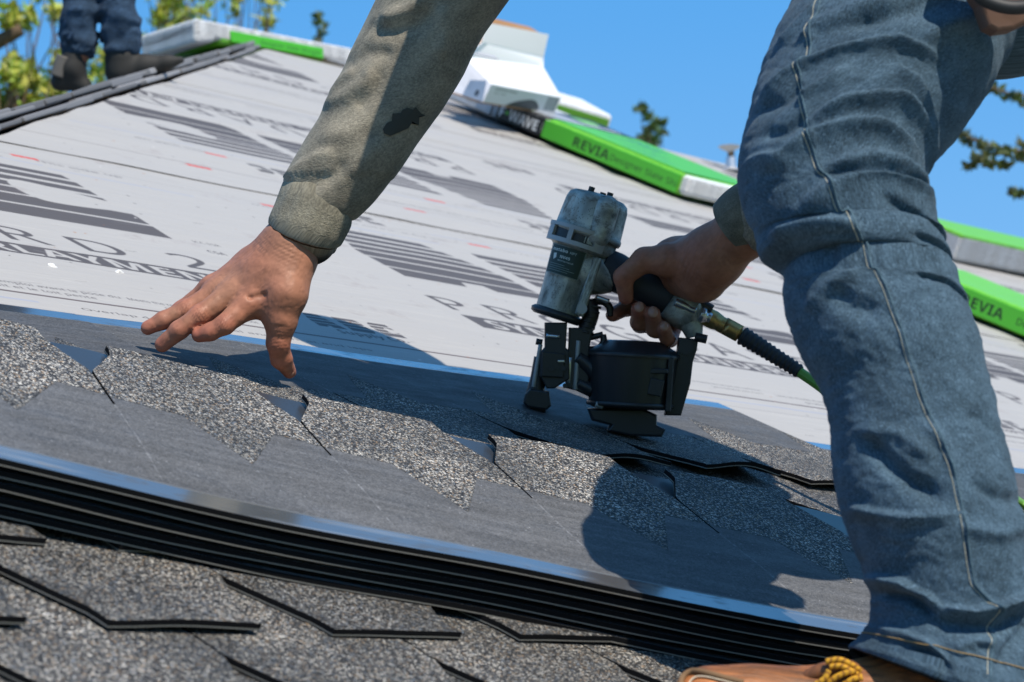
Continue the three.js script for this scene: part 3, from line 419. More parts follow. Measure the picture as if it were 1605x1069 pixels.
// a garment lofted over rows of [left x, left y, right x, right y, distance, depth ratio]
function catmull(rows, n) {
  const out = []; for (let i = 0; i <= n; i++) { const f = i / n * (rows.length - 1), k = Math.min(rows.length - 2, Math.floor(f)), t = f - k, P = (j) => rows[clamp(k + j, 0, rows.length - 1)]; out.push(rows[0].map((_, c) => { const a = P(-1)[c], b = P(0)[c], d = P(1)[c], e = P(2)[c]; return .5 * (2 * b + (d - a) * t + (2 * a - 5 * b + 4 * d - e) * t * t + (3 * b - 3 * d + e - a) * t * t * t); })); } return out;
}
function garment(rowsIn, n, seg, folds, rough) {
  const rows = catmull(rowsIn, n), pos = [], uv = [], idx = [], pts = []; let len = 0, prev = null;
  const frame = rows.map(([lx, ly, rx, ry, d, th]) => { const L = at(lx, ly, d), Rr = at(rx, ry, d), c = L.clone().add(Rr).multiplyScalar(.5), x = Rr.clone().sub(L).multiplyScalar(.5); return { c, x, th, lx, ly, rx, ry }; });
  frame.forEach((f, i) => { const a = frame[Math.max(0, i - 2)].c, b = frame[Math.min(n, i + 2)].c; f.z = f.x.clone().cross(a.clone().sub(b)).normalize(); if (f.z.dot(cZ) < 0) f.z.negate(); f.z.multiplyScalar(f.x.length() * f.th); });
  for (let i = 0; i <= n; i++) {
    const f = frame[i]; if (prev) len += f.c.distanceTo(prev); prev = f.c;
    for (let j = 0; j <= seg; j++) {
      const a = -Math.PI / 2 + j / seg * 2 * Math.PI, ca = Math.cos(a), sa = Math.sin(a), front = smooth(-.35, .1, sa), px = lerp(f.lx, f.rx, .5 + ca / 2), py = lerp(f.ly, f.ry, .5 + ca / 2);
      let off = rough(px, py, a, len), fs = 1.15;
      if (front > 0) for (const [line, w, amp, side = 0] of folds) {
        let best = 1e9, tt = 0, sgn = 1; for (let q = 0; q + 1 < line.length; q++) { const [x0, y0] = line[q], [x1, y1] = line[q + 1], dx = x1 - x0, dy = y1 - y0, t = clamp(((px - x0) * dx + (py - y0) * dy) / (dx * dx + dy * dy)), ex = px - x0 - t * dx, ey = py - y0 - t * dy, dd = Math.hypot(ex, ey); if (dd < best) { best = dd; tt = (q + t) / (line.length - 1); sgn = dx * ey - dy * ex > 0 ? 1 : -1; } }
        if (best > w * 3.2) continue; const e = clamp(Math.min(tt, 1 - tt) * 5 + .25), b = best / (w * (w > 6 ? .82 : 1)); const lift = side ? Math.exp(-b * b / (sgn * side > 0 ? 2.6 : .28)) : Math.exp(-b * b); off += fs * front * amp * e * lift;
      }
      const nrm = f.x.clone().multiplyScalar(ca).addScaledVector(f.z, sa), p = f.c.clone().add(nrm).addScaledVector(nrm.normalize(), off); pos.push(p.x, p.y, p.z); uv.push(j / seg * 2 * Math.PI * f.x.length() * 4.4, len * 4.4);
    }
  }
  for (let i = 0; i < n; i++) for (let j = 0; j < seg; j++) { const a = i * (seg + 1) + j, b = a + seg + 1; idx.push(a, a + 1, b, b, a + 1, b + 1); }
  const g = geom(pos, idx, uv), nr = g.attributes.normal; for (let i = 0; i <= n; i++) { const a = i * (seg + 1), b = a + seg, v = V3(nr.getX(a) + nr.getX(b), nr.getY(a) + nr.getY(b), nr.getZ(a) + nr.getZ(b)).normalize(); nr.setXYZ(a, v.x, v.y, v.z); nr.setXYZ(b, v.x, v.y, v.z); }
  g.userData = { on: (i, ang, out) => { const fj = (ang + Math.PI / 2) / (2 * Math.PI) * seg, j = Math.floor(fj), w = fj - j, k = (i * (seg + 1) + j) * 3, a = nr.array; return V3(lerp(pos[k], pos[k + 3], w), lerp(pos[k + 1], pos[k + 4], w), lerp(pos[k + 2], pos[k + 5], w)).addScaledVector(V3(a[k], a[k + 1], a[k + 2]), out); }, at: (i, ang, out = 0) => { const j = Math.round((ang + Math.PI / 2) / (2 * Math.PI) * seg), k = (i * (seg + 1) + ((j % seg) + seg) % seg) * 3; return V3(pos[k], pos[k + 1], pos[k + 2]).addScaledVector(V3(nr.array[k], nr.array[k + 1], nr.array[k + 2]), out); }, frame };
  return g;
}
// the surface point in front of a garment seen at a pixel of the photograph
function onGarment(g, x, y, out) { const fr = g.userData.frame; let best = 0, bd = 1e9; for (let i = 0; i < fr.length; i++) { const f = fr[i], t = clamp((x - f.lx) / (f.rx - f.lx)), yy = lerp(f.ly, f.ry, t), d = Math.abs(yy - y) + (x < f.lx || x > f.rx ? 9 : 0); if (d < bd) { bd = d; best = i; } } const f = fr[best]; return g.userData.at(best, Math.acos(clamp(2 * (x - f.lx) / (f.rx - f.lx) - 1, -1, 1)), out); }

// ------------------------------------------------------------------ the roofer in the foreground
const person = thing('person', R(-.2, -.78, 0), 'roofer in blue jeans and olive sweatshirt bending over the courses with a nail gun', 'person', null);
const J = {   // joints
  pelvis: R(-.03, -.80, .65), waist: R(-.15, -.54, .72), chest: R(-.20, -.27, .77), neck: R(-.18, -.06, .79), head: R(-.20, .05, .77),
  shL: R(-.385, -.21, .75), shR: R(.03, -.24, .73), elL: at(800, -150, 2.30), elR: at(1405, 120, 2.36), hipL: at(1640, -110, 1.86), hipR: R(.09, -.82, .62), knR: R(.20, -.72, .34), anR: R(.24, -.88, .075), toeR: R(.27, -.73, .05),
};
{
  const X = (x, y, d, r) => [at(x, y, d), r];
  // left hand, palm towards the camera, middle finger resting on the shingle
  const lw = X(455, 388, 2.285, .0245), hand = [
    [X(560, 235, 2.30, .029), X(500, 330, 2.292, .0275), lw], [X(448, 392, 2.285, .022), X(425, 432, 2.272, .020), X(392, 474, 2.262, .0135)], [lw, X(410, 430, 2.28, .0195), X(364, 460, 2.272, .013)], [lw, X(400, 420, 2.295, .018), X(344, 454, 2.285, .0122)], [lw, X(396, 420, 2.305, .016), X(330, 450, 2.298, .0105)],
    [lw, X(446, 462, 2.264, .0185), X(432, 482, 2.264, .0135), X(406, 476, 2.264, .0105)],
    [X(458, 415, 2.275, .021), X(447, 462, 2.262, .0195), X(440, 505, 2.262, .0155), X(436, 538, 2.264, .0112), X(441, 562, 2.275, .0102), X(454, 583, 2.293, .0066)],
    [X(392, 474, 2.262, .0135), X(352, 509, 2.245, .0096), X(330, 520, 2.245, .0086), X(312, 525, 2.248, .0074)],
    [X(364, 462, 2.27, .013), X(314, 494, 2.256, .0102), X(280, 518, 2.253, .009), X(255, 540, 2.258, .0078)],
    [X(344, 456, 2.284, .0122), X(293, 486, 2.274, .0098), X(256, 502, 2.270, .0086), X(232, 514, 2.268, .0072)],
    [X(330, 452, 2.298, .0105), X(285, 484, 2.303, .008), X(265, 497, 2.306, .0074), X(256, 503, 2.307, .0066)],
  ];
  // right hand closed on the grip: thumb on the near side, finger ends coming round from below
  const rw = X(1118, 402, 2.545, .0315), grip = [
    [X(1250, 300, 2.49, .036), X(1170, 358, 2.52, .030), rw], [rw, X(1098, 430, 2.565, .029), X(1070, 432, 2.585, .024)], [rw, X(1060, 405, 2.59, .022), X(1010, 412, 2.625, .014)],
    [X(1095, 412, 2.555, .026), X(1045, 408, 2.555, .0185), X(1010, 407, 2.558, .0135), X(977, 434, 2.562, .0108), X(981, 466, 2.569, .0084)],
    [X(1010, 412, 2.625, .0135), X(985, 448, 2.645, .0105), X(983, 482, 2.637, .0095), X(960, 494, 2.606, .0078)],
    [X(1030, 425, 2.635, .016), X(1010, 470, 2.65, .0115), X(1004, 508, 2.625, .0098), X(1002, 505, 2.594, .0096), X(1001, 484, 2.574, .0086)],
    [X(1055, 440, 2.635, .016), X(1034, 480, 2.65, .0115), X(1028, 516, 2.625, .0098), X(1026, 515, 2.592, .0096), X(1023, 492, 2.572, .0088)],
    [X(1085, 455, 2.62, .016), X(1060, 500, 2.642, .0105), X(1050, 532, 2.622, .0086), X(1046, 530, 2.596, .0084), X(1041, 514, 2.578, .0076)],
  ];
  // creases: shallow rings where joints fold
  const creased = (f, list) => (x, y, z) => { let d = f(x, y, z); if (d < .02) { for (const [c, n, r, amp, fr] of list) { const dx = x - c.x, dy = y - c.y, dz = z - c.z, q = dx * dx + dy * dy + dz * dz; if (q < r * r) { const h = dx * n.x + dy * n.y + dz * n.z; d += amp * (1 - q / (r * r)) * (.5 + .5 * Math.cos(h * fr)); } } d += .00035 * noise3(x * 120, y * 120, z * 120) + .0002 * noise3(x * 420, y * 420, z * 420); } return d; };
  const ring = (x, y, d, x2, y2, r, amp, fr) => [at(x, y, d), at(x2, y2, d).sub(at(x, y, d)).normalize(), r, amp, fr];
  const handField = (ch, np) => { const palm = bones(ch.slice(0, np), .012), fs = ch.slice(np).map((c) => bones([c], .004)); return (x, y, z) => { let f = 1; for (const g of fs) f = smin(f, g(x, y, z), .0022); return smin(palm(x, y, z), f, .008); }; };
  const groove = (f, lines) => (x, y, z) => { let d = f(x, y, z); if (d < .012 && d > -.012) for (const [L, w, amp] of lines) for (let i = 0; i + 1 < L.length; i++) { const a = L[i], b = L[i + 1], dx = b.x - a.x, dy = b.y - a.y, dz = b.z - a.z, t = clamp(((x - a.x) * dx + (y - a.y) * dy + (z - a.z) * dz) / (dx * dx + dy * dy + dz * dz)), q = (x - a.x - t * dx) ** 2 + (y - a.y - t * dy) ** 2 + (z - a.z - t * dz) ** 2, v = amp * Math.exp(-q / (w * w)); if (v > 2e-5) d += v * .6; } return d; };
  const cr = (l) => l.map(([x, y, d]) => at(x, y, d));
  const fh = creased(groove(handField(hand, 6), [[cr([[372, 466, 2.256], [392, 468, 2.250], [414, 463, 2.249], [434, 452, 2.253]]), .0032, .0022], [cr([[382, 448, 2.262], [406, 440, 2.260], [428, 440, 2.256]]), .0028, .0014], [cr([[430, 512, 2.248], [446, 512, 2.246]]), .0022, .0012], [cr([[408, 384, 2.27], [432, 392, 2.262], [452, 408, 2.256]]), .0022, .0013]]), [ring(350, 503, 2.24, 330, 516, .012, .00035, 1900), ring(314, 494, 2.246, 290, 510, .012, .00035, 1900), ring(293, 486, 2.264, 270, 496, .012, .00035, 1900), ring(437, 538, 2.254, 440, 560, .012, .0004, 1900), ring(455, 395, 2.26, 440, 425, .02, .0005, 1300), ring(420, 388, 2.27, 395, 415, .018, .0004, 1500), ring(441, 522, 2.25, 438, 545, .010, .0004, 2000), ring(345, 450, 2.275, 320, 470, .014, .0003, 1700)]);
  const fg = creased(handField(grip, 3), [ring(977, 434, 2.552, 980, 450, .012, .00035, 1900), ring(1010, 407, 2.545, 990, 420, .014, .0004, 1700), ring(1085, 420, 2.53, 1060, 412, .022, .0004, 1300), ring(1130, 400, 2.515, 1110, 420, .022, .0004, 1300)]);
  const bh = boxOf(hand, .012), bg = boxOf(grip, .012);
  const gh = nets(fh, ...bh, .0021, skinTone(1, hand.flatMap((c, i) => i > 5 ? c.slice(1).map(([p], k) => [p, k === c.length - 2 ? .017 : .014]) : []))), gg = nets(fg, ...bg, .0024, skinTone(.92, grip.flatMap((c, i) => i > 2 ? c.slice(1).map(([p]) => [p, .016]) : [])));
  const core = [[[J.head, .088], [J.head.clone().addScaledVector(NW, -.05), .075], [J.neck, .055], [J.chest, .10], [J.waist, .10], [J.pelvis, .11]], [[J.chest, .09], [J.shL, .045], [J.elL, .034], [at(560, 235, 2.30), .027]], [[J.chest, .09], [J.shR, .045], [J.elR, .034], [at(1250, 300, 2.49), .031]], [[J.pelvis, .09], [J.hipL, .05]], [[J.pelvis, .09], [J.hipR, .07], [J.knR, .045], [J.anR, .035], [J.toeR, .03]], [[J.head.clone().addScaledVector(NW, -.03).addScaledVector(VW, .08), .02], [J.head.clone().addScaledVector(NW, -.06).addScaledVector(VW, .085), .016]]];
  const gc = nets(bones(core, .05), ...boxOf(core, .03), .017, skinTone(1));
  part('body', mergeGeometries([gc, gh, gg]), skin, person);
  // finger nails
  const nail = std({ color: rgb(.40, .20, .14), roughness: .3 });
  const nails = (x, y, d, w, h, tilt, yaw = 0) => { const g = new THREE.SphereGeometry(1, 14, 10), p = at(x, y, d), q = camera.quaternion.clone().multiply(new THREE.Quaternion().setFromEuler(new THREE.Euler(tilt, yaw, 0))); g.scale(w, h, .0022).applyQuaternion(q).translate(p.x, p.y, p.z); part('finger_nail', g, nail, person); };
  nails(1002, 481, 2.5665, .0054, .0062, -.25); nails(1023.5, 489, 2.5645, .0056, .0065, -.25); nails(1041, 511, 2.5715, .0048, .0056, -.25); nails(458, 578, 2.287, .0036, .0066, 0, 1.0);
  // hair under a cap, for the shadow that the head throws
  const cap = new THREE.SphereGeometry(.108, 24, 14, 0, 6.3, 0, 1.7); cap.applyQuaternion(new THREE.Quaternion().setFromUnitVectors(V3(0, 1, 0), NW.clone().addScaledVector(VW, .6).normalize())); cap.translate(...J.head.clone().addScaledVector(NW, .01).toArray()); part('cap', cap, std({ color: rgb(.05, .06, .08), roughness: .9 }), person);
}
// sweatshirt: lofted left sleeve, torso and right sleeve
{
  const sl = [[742, -230, 960, -150, 2.30, .8], [700, -190, 900, -115, 2.30, .85], [645, -110, 838, -60, 2.30, .9], [600, -20, 788, 10, 2.30, .9], [576, 30, 752, 62, 2.30, .9], [556, 72, 724, 118, 2.30, .9], [533, 118, 694, 166, 2.298, .9], [512, 166, 660, 214, 2.296, .9], [488, 207, 627, 264, 2.294, .92], [466, 244, 592, 310, 2.292, .92], [448, 276, 562, 340, 2.29, .95], [445, 286, 549, 348, 2.29, .95], [441, 296, 548, 356, 2.288, .96], [432, 320, 541, 370, 2.287, .98], [423, 341, 533, 384, 2.286, .98], [424, 345, 528, 386, 2.286, .96], [430, 343, 523, 384, 2.286, .9], [440, 347, 512, 380, 2.286, .85]];
  const folds = [[[[447, 283], [470, 268], [500, 252], [530, 243]], 11, .003, 1], [[[455, 300], [490, 297], [525, 285], [550, 262]], 14, -.0035], [[[508, 170], [545, 160], [580, 140], [590, 120]], 14, .004], [[[540, 115], [580, 95], [620, 95]], 16, -.003], [[[600, 40], [640, 30], [675, 5]], 14, .005], [[[585, 50], [620, 60], [660, 50], [690, 20]], 16, -.0035], [[[690, 20], [700, 60], [690, 100]], 12, .0035], [[[520, 155], [540, 130], [560, 118]], 9, .003], [[[500, 225], [540, 222], [580, 200], [610, 170]], 18, .002], [[[560, 180], [590, 160], [600, 120]], 14, -.0025], [[[452, 285], [500, 320], [549, 347]], 3.5, -.0042], [[[520, 300], [560, 270], [600, 225]], 18, .0025]];
  const g = garment(sl, 170, 96, folds, (x, y, a, l) => .0012 * fbm(x / 60, y / 60, a, 3) + (y < 280 ? .0012 : 0));
  const torso = [[[J.waist, .14], [R(-.11, -.68, .68), .115]], [[J.pelvis.clone().addScaledVector(NW, .03), .15], [J.waist, .15], [J.chest, .165], [J.neck, .085]], [[J.chest, .15], [R(-.07, -.13, .78), .125], [J.shR, .10]], [[J.chest, .13], [J.shL, .085], [J.elL, .066]], [[J.chest, .13], [J.shR, .105], [J.elR, .060], [at(1178, 351, 2.518), .0385]]];
  const c0 = at(1162, 347, 2.518), cd = at(1230, 305, 2.50).sub(c0).normalize(), ft = bones(torso, .05), gt = nets((x, y, z) => Math.max(ft(x, y, z) + .004 * noise3(x * 16, y * 16, z * 16) + .002 * noise3(x * 45, y * 45, z * 45), (x - c0.x) * -cd.x + (y - c0.y) * -cd.y + (z - c0.z) * -cd.z), ...boxOf(torso, .03), .011);
  const up = gt.attributes.position, uv = []; for (let i = 0; i < up.count; i++) uv.push((up.getX(i) + up.getZ(i)) * 3, (up.getY(i) + up.getZ(i) * .3) * 3); gt.setAttribute('uv', new THREE.Float32BufferAttribute(uv, 2));
  part('sweatshirt', mergeGeometries([g, gt]), fleece, person);
  // damp dark patch on the sleeve
  const stain = []; for (const [x, y] of [[603, 219], [601, 213], [606, 208], [609, 201], [615, 198], [618, 190], [627, 186], [631, 179], [640, 176], [645, 179], [652, 178], [657, 184], [664, 185], [655, 190], [653, 197], [646, 199], [640, 206], [631, 209], [626, 215], [617, 217], [611, 222]]) stain.push(onGarment(g, x, y, .0016));
  const cc = onGarment(g, 630, 198, .0026), pp = [cc, ...stain].flatMap((v) => v.toArray()), ii = []; for (let i = 0; i < stain.length; i++) ii.push(0, 1 + (i + 1) % stain.length, 1 + i);
  { const g2 = geom(pp, ii); part('damp_patch', g2, std({ color: rgb(.052, .054, .048), roughness: .9 }), person); }
  // right cuff
  const rc = tube([at(1150, 356, 2.522), at(1166, 344, 2.515), at(1196, 322, 2.505)], (f) => .0335 + .003 * Math.sin(f * 3), 12, 40, 9, false); part('cuff', rc, phys({ map: fleeceTex[0], color: rgb(.62, .66, .66), roughness: .95 }), person);
  const left = garment(sl.slice(11, 17), 40, 96, [], (x, y, a) => .0011 + .00035 * Math.sin(a * 110) + 0 * Math.cos(a * 70)); part('cuff', left, phys({ map: fleeceTex[0], bumpMap: fleeceTex[1], bumpScale: .0006, color: rgb(.90, .92, .90), roughness: .95 }), person);
}
// jeans: the near leg is lofted, the far leg and the seat are one rounded form
{
  const leg = [[1375, -330, 2010, -260, 1.90, .8], [1300, -180, 1850, -160, 1.86, .85], [1266, -70, 1740, -75, 1.82, .9], [1243, 0, 1652, 0, 1.79, .9], [1222, 45, 1606, 45, 1.775, .9], [1200, 90, 1574, 92, 1.76, .9], [1187, 130, 1556, 132, 1.75, .9], [1175, 170, 1528, 172, 1.74, .9], [1165, 205, 1503, 207, 1.73, .9], [1159, 235, 1476, 237, 1.722, .9], [1157, 265, 1458, 265, 1.715, .9], [1158, 290, 1450, 290, 1.71, .9], [1164, 320, 1455, 318, 1.706, .9], [1173, 345, 1466, 343, 1.702, .9], [1183, 368, 1478, 366, 1.70, .9], [1187, 388, 1486, 388, 1.697, .9], [1196, 404, 1491, 406, 1.695, .9], [1224, 420, 1496, 422, 1.693, .9], [1229, 436, 1500, 438, 1.69, .9], [1227, 455, 1506, 458, 1.688, .9], [1231, 484, 1518, 484, 1.684, .9], [1243, 522, 1530, 520, 1.678, .9], [1261, 562, 1541, 560, 1.672, .9], [1284, 602, 1550, 600, 1.667, .9], [1297, 640, 1561, 640, 1.662, .9], [1301, 680, 1571, 680, 1.658, .9], [1303, 720, 1581, 720, 1.654, .92], [1309, 762, 1591, 760, 1.65, .94], [1319, 800, 1600, 800, 1.646, .96], [1335, 850, 1611, 850, 1.642, 1], [1356, 900, 1618, 902, 1.638, 1], [1365, 932, 1623, 940, 1.636, 1], [1365, 958, 1627, 980, 1.634, 1], [1361, 980, 1632, 1030, 1.632, 1], [1347, 998, 1640, 1080, 1.63, 1], [1333, 1013, 1648, 1130, 1.628, 1], [1340, 1015, 1642, 1130, 1.628, .95]];
  const f = [
    [[[1181, 200], [1210, 186], [1240, 175], [1311, 160], [1380, 150], [1440, 165]], 9, .0065, 1], [[[1240, 222], [1270, 212], [1303, 196]], 7, .005, 1], [[[1180, 215], [1215, 222], [1245, 205]], 10, -.004], [[[1261, 252], [1303, 236], [1349, 229], [1395, 225], [1441, 246]], 8, .0075, 1], [[[1169, 277], [1211, 288], [1250, 273], [1303, 263], [1357, 259], [1418, 269]], 9, .0075, 1], [[[1185, 255], [1220, 262], [1250, 250]], 9, -.0045],
    [[[1277, 303], [1342, 291], [1395, 291], [1449, 303]], 8, .0065, 1], [[[1232, 353], [1288, 338], [1349, 323], [1418, 321], [1461, 334]], 9, .0070, 1], [[[1200, 388], [1265, 387], [1323, 391]], 8, .0085, 1], [[[1210, 412], [1260, 418], [1300, 440]], 14, -.004], [[[1255, 510], [1290, 480], [1330, 460]], 14, .004], [[[1290, 490], [1320, 520], [1360, 530]], 16, -.0045],
    [[[1418, 399], [1468, 404], [1500, 420]], 8, -.005, 1], [[[1365, 345], [1430, 356], [1490, 388]], 8, -.005, 1], [[[1415, 468], [1476, 468], [1520, 486]], 6, -.0045, 1], [[[1380, 195], [1420, 205], [1450, 240], [1458, 270]], 9, .004, 1], [[[1300, 130], [1380, 112], [1470, 90], [1550, 60]], 14, -.006], [[[1240, 130], [1260, 110], [1330, 100], [1400, 95]], 12, .0045, 1], [[[1210, 110], [1240, 95], [1270, 80]], 9, .004, 1], [[[1420, 150], [1480, 110], [1560, 70]], 16, .005],
    [[[1341, 700], [1373, 744], [1405, 776], [1457, 802]], 15, -.0075], [[[1325, 800], [1361, 814], [1401, 823], [1473, 818]], 9, .0060, 1], [[[1335, 690], [1390, 700], [1440, 740]], 14, .0035], [[[1430, 690], [1460, 720], [1470, 770]], 12, .003], [[[1500, 660], [1530, 690], [1540, 740]], 18, -.003], [[[1500, 780], [1550, 800], [1600, 790]], 12, -.004], [[[1480, 840], [1540, 850], [1600, 830]], 14, .004],
    [[[1358, 905], [1400, 915], [1435, 936], [1452, 956]], 8, .0080, 1], [[[1370, 930], [1410, 940], [1440, 965]], 9, -.0080], [[[1452, 955], [1501, 960], [1541, 952], [1601, 930]], 8, .0085, 1], [[[1440, 975], [1500, 985], [1545, 985], [1600, 960]], 14, -.0070], [[[1369, 985], [1401, 993], [1433, 1009], [1455, 1041]], 9, .0060, 1], [[[1400, 1018], [1440, 1030], [1450, 1060]], 13, -.006], [[[1530, 1050], [1560, 1010], [1610, 975]], 14, -.006], [[[1460, 1020], [1500, 1000], [1530, 1005]], 12, .005],
    [[[1296, 0], [1286, 45], [1274, 78], [1259, 120], [1254, 165], [1242, 190], [1248, 242], [1269, 307], [1315, 380], [1353, 457], [1384, 534], [1423, 640], [1467, 752], [1487, 840], [1501, 917], [1541, 961], [1529, 993], [1513, 1065]], 3.2, .0016],
  ];
  const g = garment(leg, 430, 190, f, (x, y, a, l) => .0016 * fbm(x / 42, y / 30, a * .7, 3) + .0007 * noise3(x / 9, y / 8, a) + .0022 * Math.sin(a * 2 + l * 9) * smooth(-.2, -.8, Math.sin(a)));
  const pel = [[[J.pelvis, .15], [J.hipL.clone().lerp(J.pelvis, .6), .13]], [[J.pelvis, .15], [J.hipR, .115], [J.knR, .082], [J.anR, .07]], [[at(1640, -150, 1.9), .125], [at(1560, -60, 1.83), .095]]], fp = bones(pel, .05), gp = nets((x, y, z) => fp(x, y, z) + .004 * noise3(x * 18, y * 18, z * 18), ...boxOf(pel, .03), .013), q = gp.attributes.position, uv = [];
  for (let i = 0; i < q.count; i++) uv.push((q.getX(i) - q.getZ(i)) * 2.6, q.getY(i) * 3.2); gp.setAttribute('uv', new THREE.Float32BufferAttribute(uv, 2));
  const jeans = part('jeans', mergeGeometries([g, gp]), denim, person);
  const line = [[1296, -10], [1286, 45], [1274, 78], [1259, 120], [1254, 165], [1242, 180], [1242, 208], [1248, 242], [1254, 273], [1269, 307], [1288, 338], [1315, 380], [1334, 415], [1353, 457], [1369, 495], [1384, 534], [1396, 560], [1423, 640], [1445, 692], [1467, 752], [1483, 816], [1487, 840], [1495, 889], [1501, 917], [1525, 945], [1541, 961], [1534, 980], [1529, 993], [1521, 1025], [1514, 1062], [1510, 1090]];
  const lineX = (y) => { let k = 0; while (k < line.length - 2 && y > line[k + 1][1]) k++; return lerp(line[k][0], line[k + 1][0], clamp((y - line[k][1]) / (line[k + 1][1] - line[k][1]))); };
  const seamPts = (off, out) => { const o = [], fr = g.userData.frame; for (let i = 0; i < fr.length - 16; i += 2) { const f = fr[i]; let t = .5, y = 0; for (let q = 0; q < 6; q++) { y = lerp(f.ly, f.ry, t); t = clamp((lineX(y) + off - f.lx) / (f.rx - f.lx), .02, .98); } if (y < -5 || y > 1068) continue; o.push(g.userData.on(i, Math.acos(2 * t - 1), out)); } return o; };
  part('seam', tube(seamPts(0, -.0001), .0009, 420, 6, 9), phys({ map: denimTex[0], color: rgb(1.35, 1.3, 1.18), roughness: .95 }), jeans); part('seam', tube(seamPts(-6, .0000), .0004, 420, 5, 9), std({ color: rgb(.40, .38, .30), roughness: .9 }), jeans);
  const hem = []; for (let k = 0; k <= 40; k++) hem.push(g.userData.at(402, Math.PI * (1.02 - k / 40 * 1.04), .0008)); part('hem_stitch', tube(hem, .0004, 120, 6), std({ color: rgb(.30, .20, .08), roughness: .8 }), jeans);
}
// boots
{
  const leather = (() => { const W = 512, c = dataTex(W, W, (i, j) => { const v = .75 + .5 * (tn(i / 64, j / 64, 8, 1) - .5) + .35 * (tn(i / 10.24, j / 10.24, 50, 2) - .5) + .2 * (hash(i, j, 3) - .5); return [206 * v, 128 * v, 72 * v]; }, true), b = dataTex(W, W, (i, j) => { const v = 128 + 120 * (tn(i / 8, j / 8, 64, 4) - .5) + 60 * (hash(i >> 1, j >> 1, 5) - .5); return [v, v, v]; }); return phys({ map: c, bumpMap: b, bumpScale: .0008, roughness: .55 }); })();
  const X = (x, y, d, r) => [at(x, y, d), r], sole = std({ color: rgb(.42, .36, .28), roughness: .8 });
  const ch = [[X(1108, 1105, 1.606, .0265), X(1190, 1122, 1.611, .028), X(1300, 1126, 1.616, .029), X(1410, 1126, 1.622, .032), X(1510, 1140, 1.632, .038)], [X(1360, 1122, 1.616, .027), X(1460, 1110, 1.626, .036), X(1515, 1000, 1.636, .042)]], fb = bones(ch, .03), cut = R(0, 0, .016), fbt = (x, y, z) => Math.max(fb(x, y, z), -((x - cut.x) * NW.x + (y - cut.y) * NW.y + (z - cut.z) * NW.z) - .0);
  const gb = nets(fbt, ...boxOf(ch, .02), .0042), q = gb.attributes.position, uv = []; for (let i = 0; i < q.count; i++) uv.push((q.getX(i) - q.getZ(i)) * 6, (q.getY(i) + q.getX(i) * .4) * 6); gb.setAttribute('uv', new THREE.Float32BufferAttribute(uv, 2));
  const boot = part('boot', gb, leather, person);
  const toS = (p) => V3(p.x, p.clone().dot(VW), p.clone().dot(NW));
  const a = toS(at(1108, 1105, 1.606)), b = toS(at(1510, 1140, 1.632)), ax = V3(b.x - a.x, b.y - a.y, 0).normalize(), pts = []; for (let k = 0; k < 44; k++) { const t = k / 44 * 2 * Math.PI, l = Math.cos(t), w = Math.sin(t); const len = .5 * a.distanceTo(b) + .04, c = a.clone().add(b).multiplyScalar(.5), x = Math.sign(l) * Math.pow(Math.abs(l), .75) * len, y = w * (.045 - .008 * Math.sin(l * 3)); pts.push([c.x + ax.x * x - ax.y * y, c.y + ax.y * x + ax.x * y]); }
  const pos = [], idx = []; for (const h of [.004, .018]) for (const [s, t] of pts) pos.push(...R(s, t, h).toArray()); const n = pts.length; for (let k = 0; k < n; k++) { const m = (k + 1) % n; idx.push(k, m, n + k, n + k, m, n + m); if (k && k < n - 1) idx.push(0, k + 1, k, n, n + k, n + k + 1); } part('sole', geom(pos, idx).toNonIndexed(), sole, boot).geometry.computeVertexNormals();
  const surf = (x, y, out = 0) => { let lo = 1.5, hi = 1.64; for (let d = 1.54; d < 1.7; d += .001) { const p = at(x, y, d); if (fb(p.x, p.y, p.z) < out) return at(x, y, d - .001); } return at(x, y, 1.62); };
  part('toe_seam', tube([[1070, 1083], [1067, 1067], [1073, 1055], [1084, 1049], [1096, 1049], [1120, 1055], [1142, 1061], [1165, 1067]].map(([x, y]) => surf(x, y + 3, .001)), .0022, 50, 8), std({ color: rgb(.20, .11, .05), roughness: .8 }), boot);
  part('stitching', tube([[1082, 1082], [1080, 1068], [1088, 1058], [1100, 1056], [1130, 1062], [1160, 1070]].map(([x, y]) => surf(x, y + 4, .001)), .0007, 50, 6), std({ color: rgb(.62, .5, .36), roughness: .8 }), boot);
  part('tongue', tube([[1255, 1066, 1.602], [1290, 1052, 1.598], [1340, 1046, 1.598]].map((v) => at(...v)), (k) => .004 + .002 * Math.sin(k * 3), 20, 10), leather, boot);
  const lace = std({ roughness: .8, map: canvasTex(32, 32, (c) => { c.fillStyle = '#c8921e'; c.fillRect(0, 0, 32, 32); c.fillStyle = '#8a5a16'; for (let i = 0; i < 4; i++) { c.beginPath(); c.moveTo(0, i * 8); c.lineTo(32, i * 8 + 12); c.lineTo(32, i * 8 + 15); c.lineTo(0, i * 8 + 3); c.fill(); } }) });
  [[[1291, 1034], [1312, 1031], [1330, 1038], [1346, 1049]], [[1297, 1042], [1315, 1041], [1330, 1048], [1346, 1058]], [[1284, 1080], [1302, 1062], [1322, 1052], [1338, 1049]], [[1306, 1084], [1322, 1069], [1336, 1061], [1348, 1060]], [[1262, 1082], [1276, 1070], [1290, 1060], [1296, 1048]]].forEach((l, k) => part('lace', tube(l.map(([x, y], i) => at(x + 3, y + 3, 1.591 - .0016 * k - .002 * Math.sin(i))), .0021, 50, 10, 60), lace, boot));
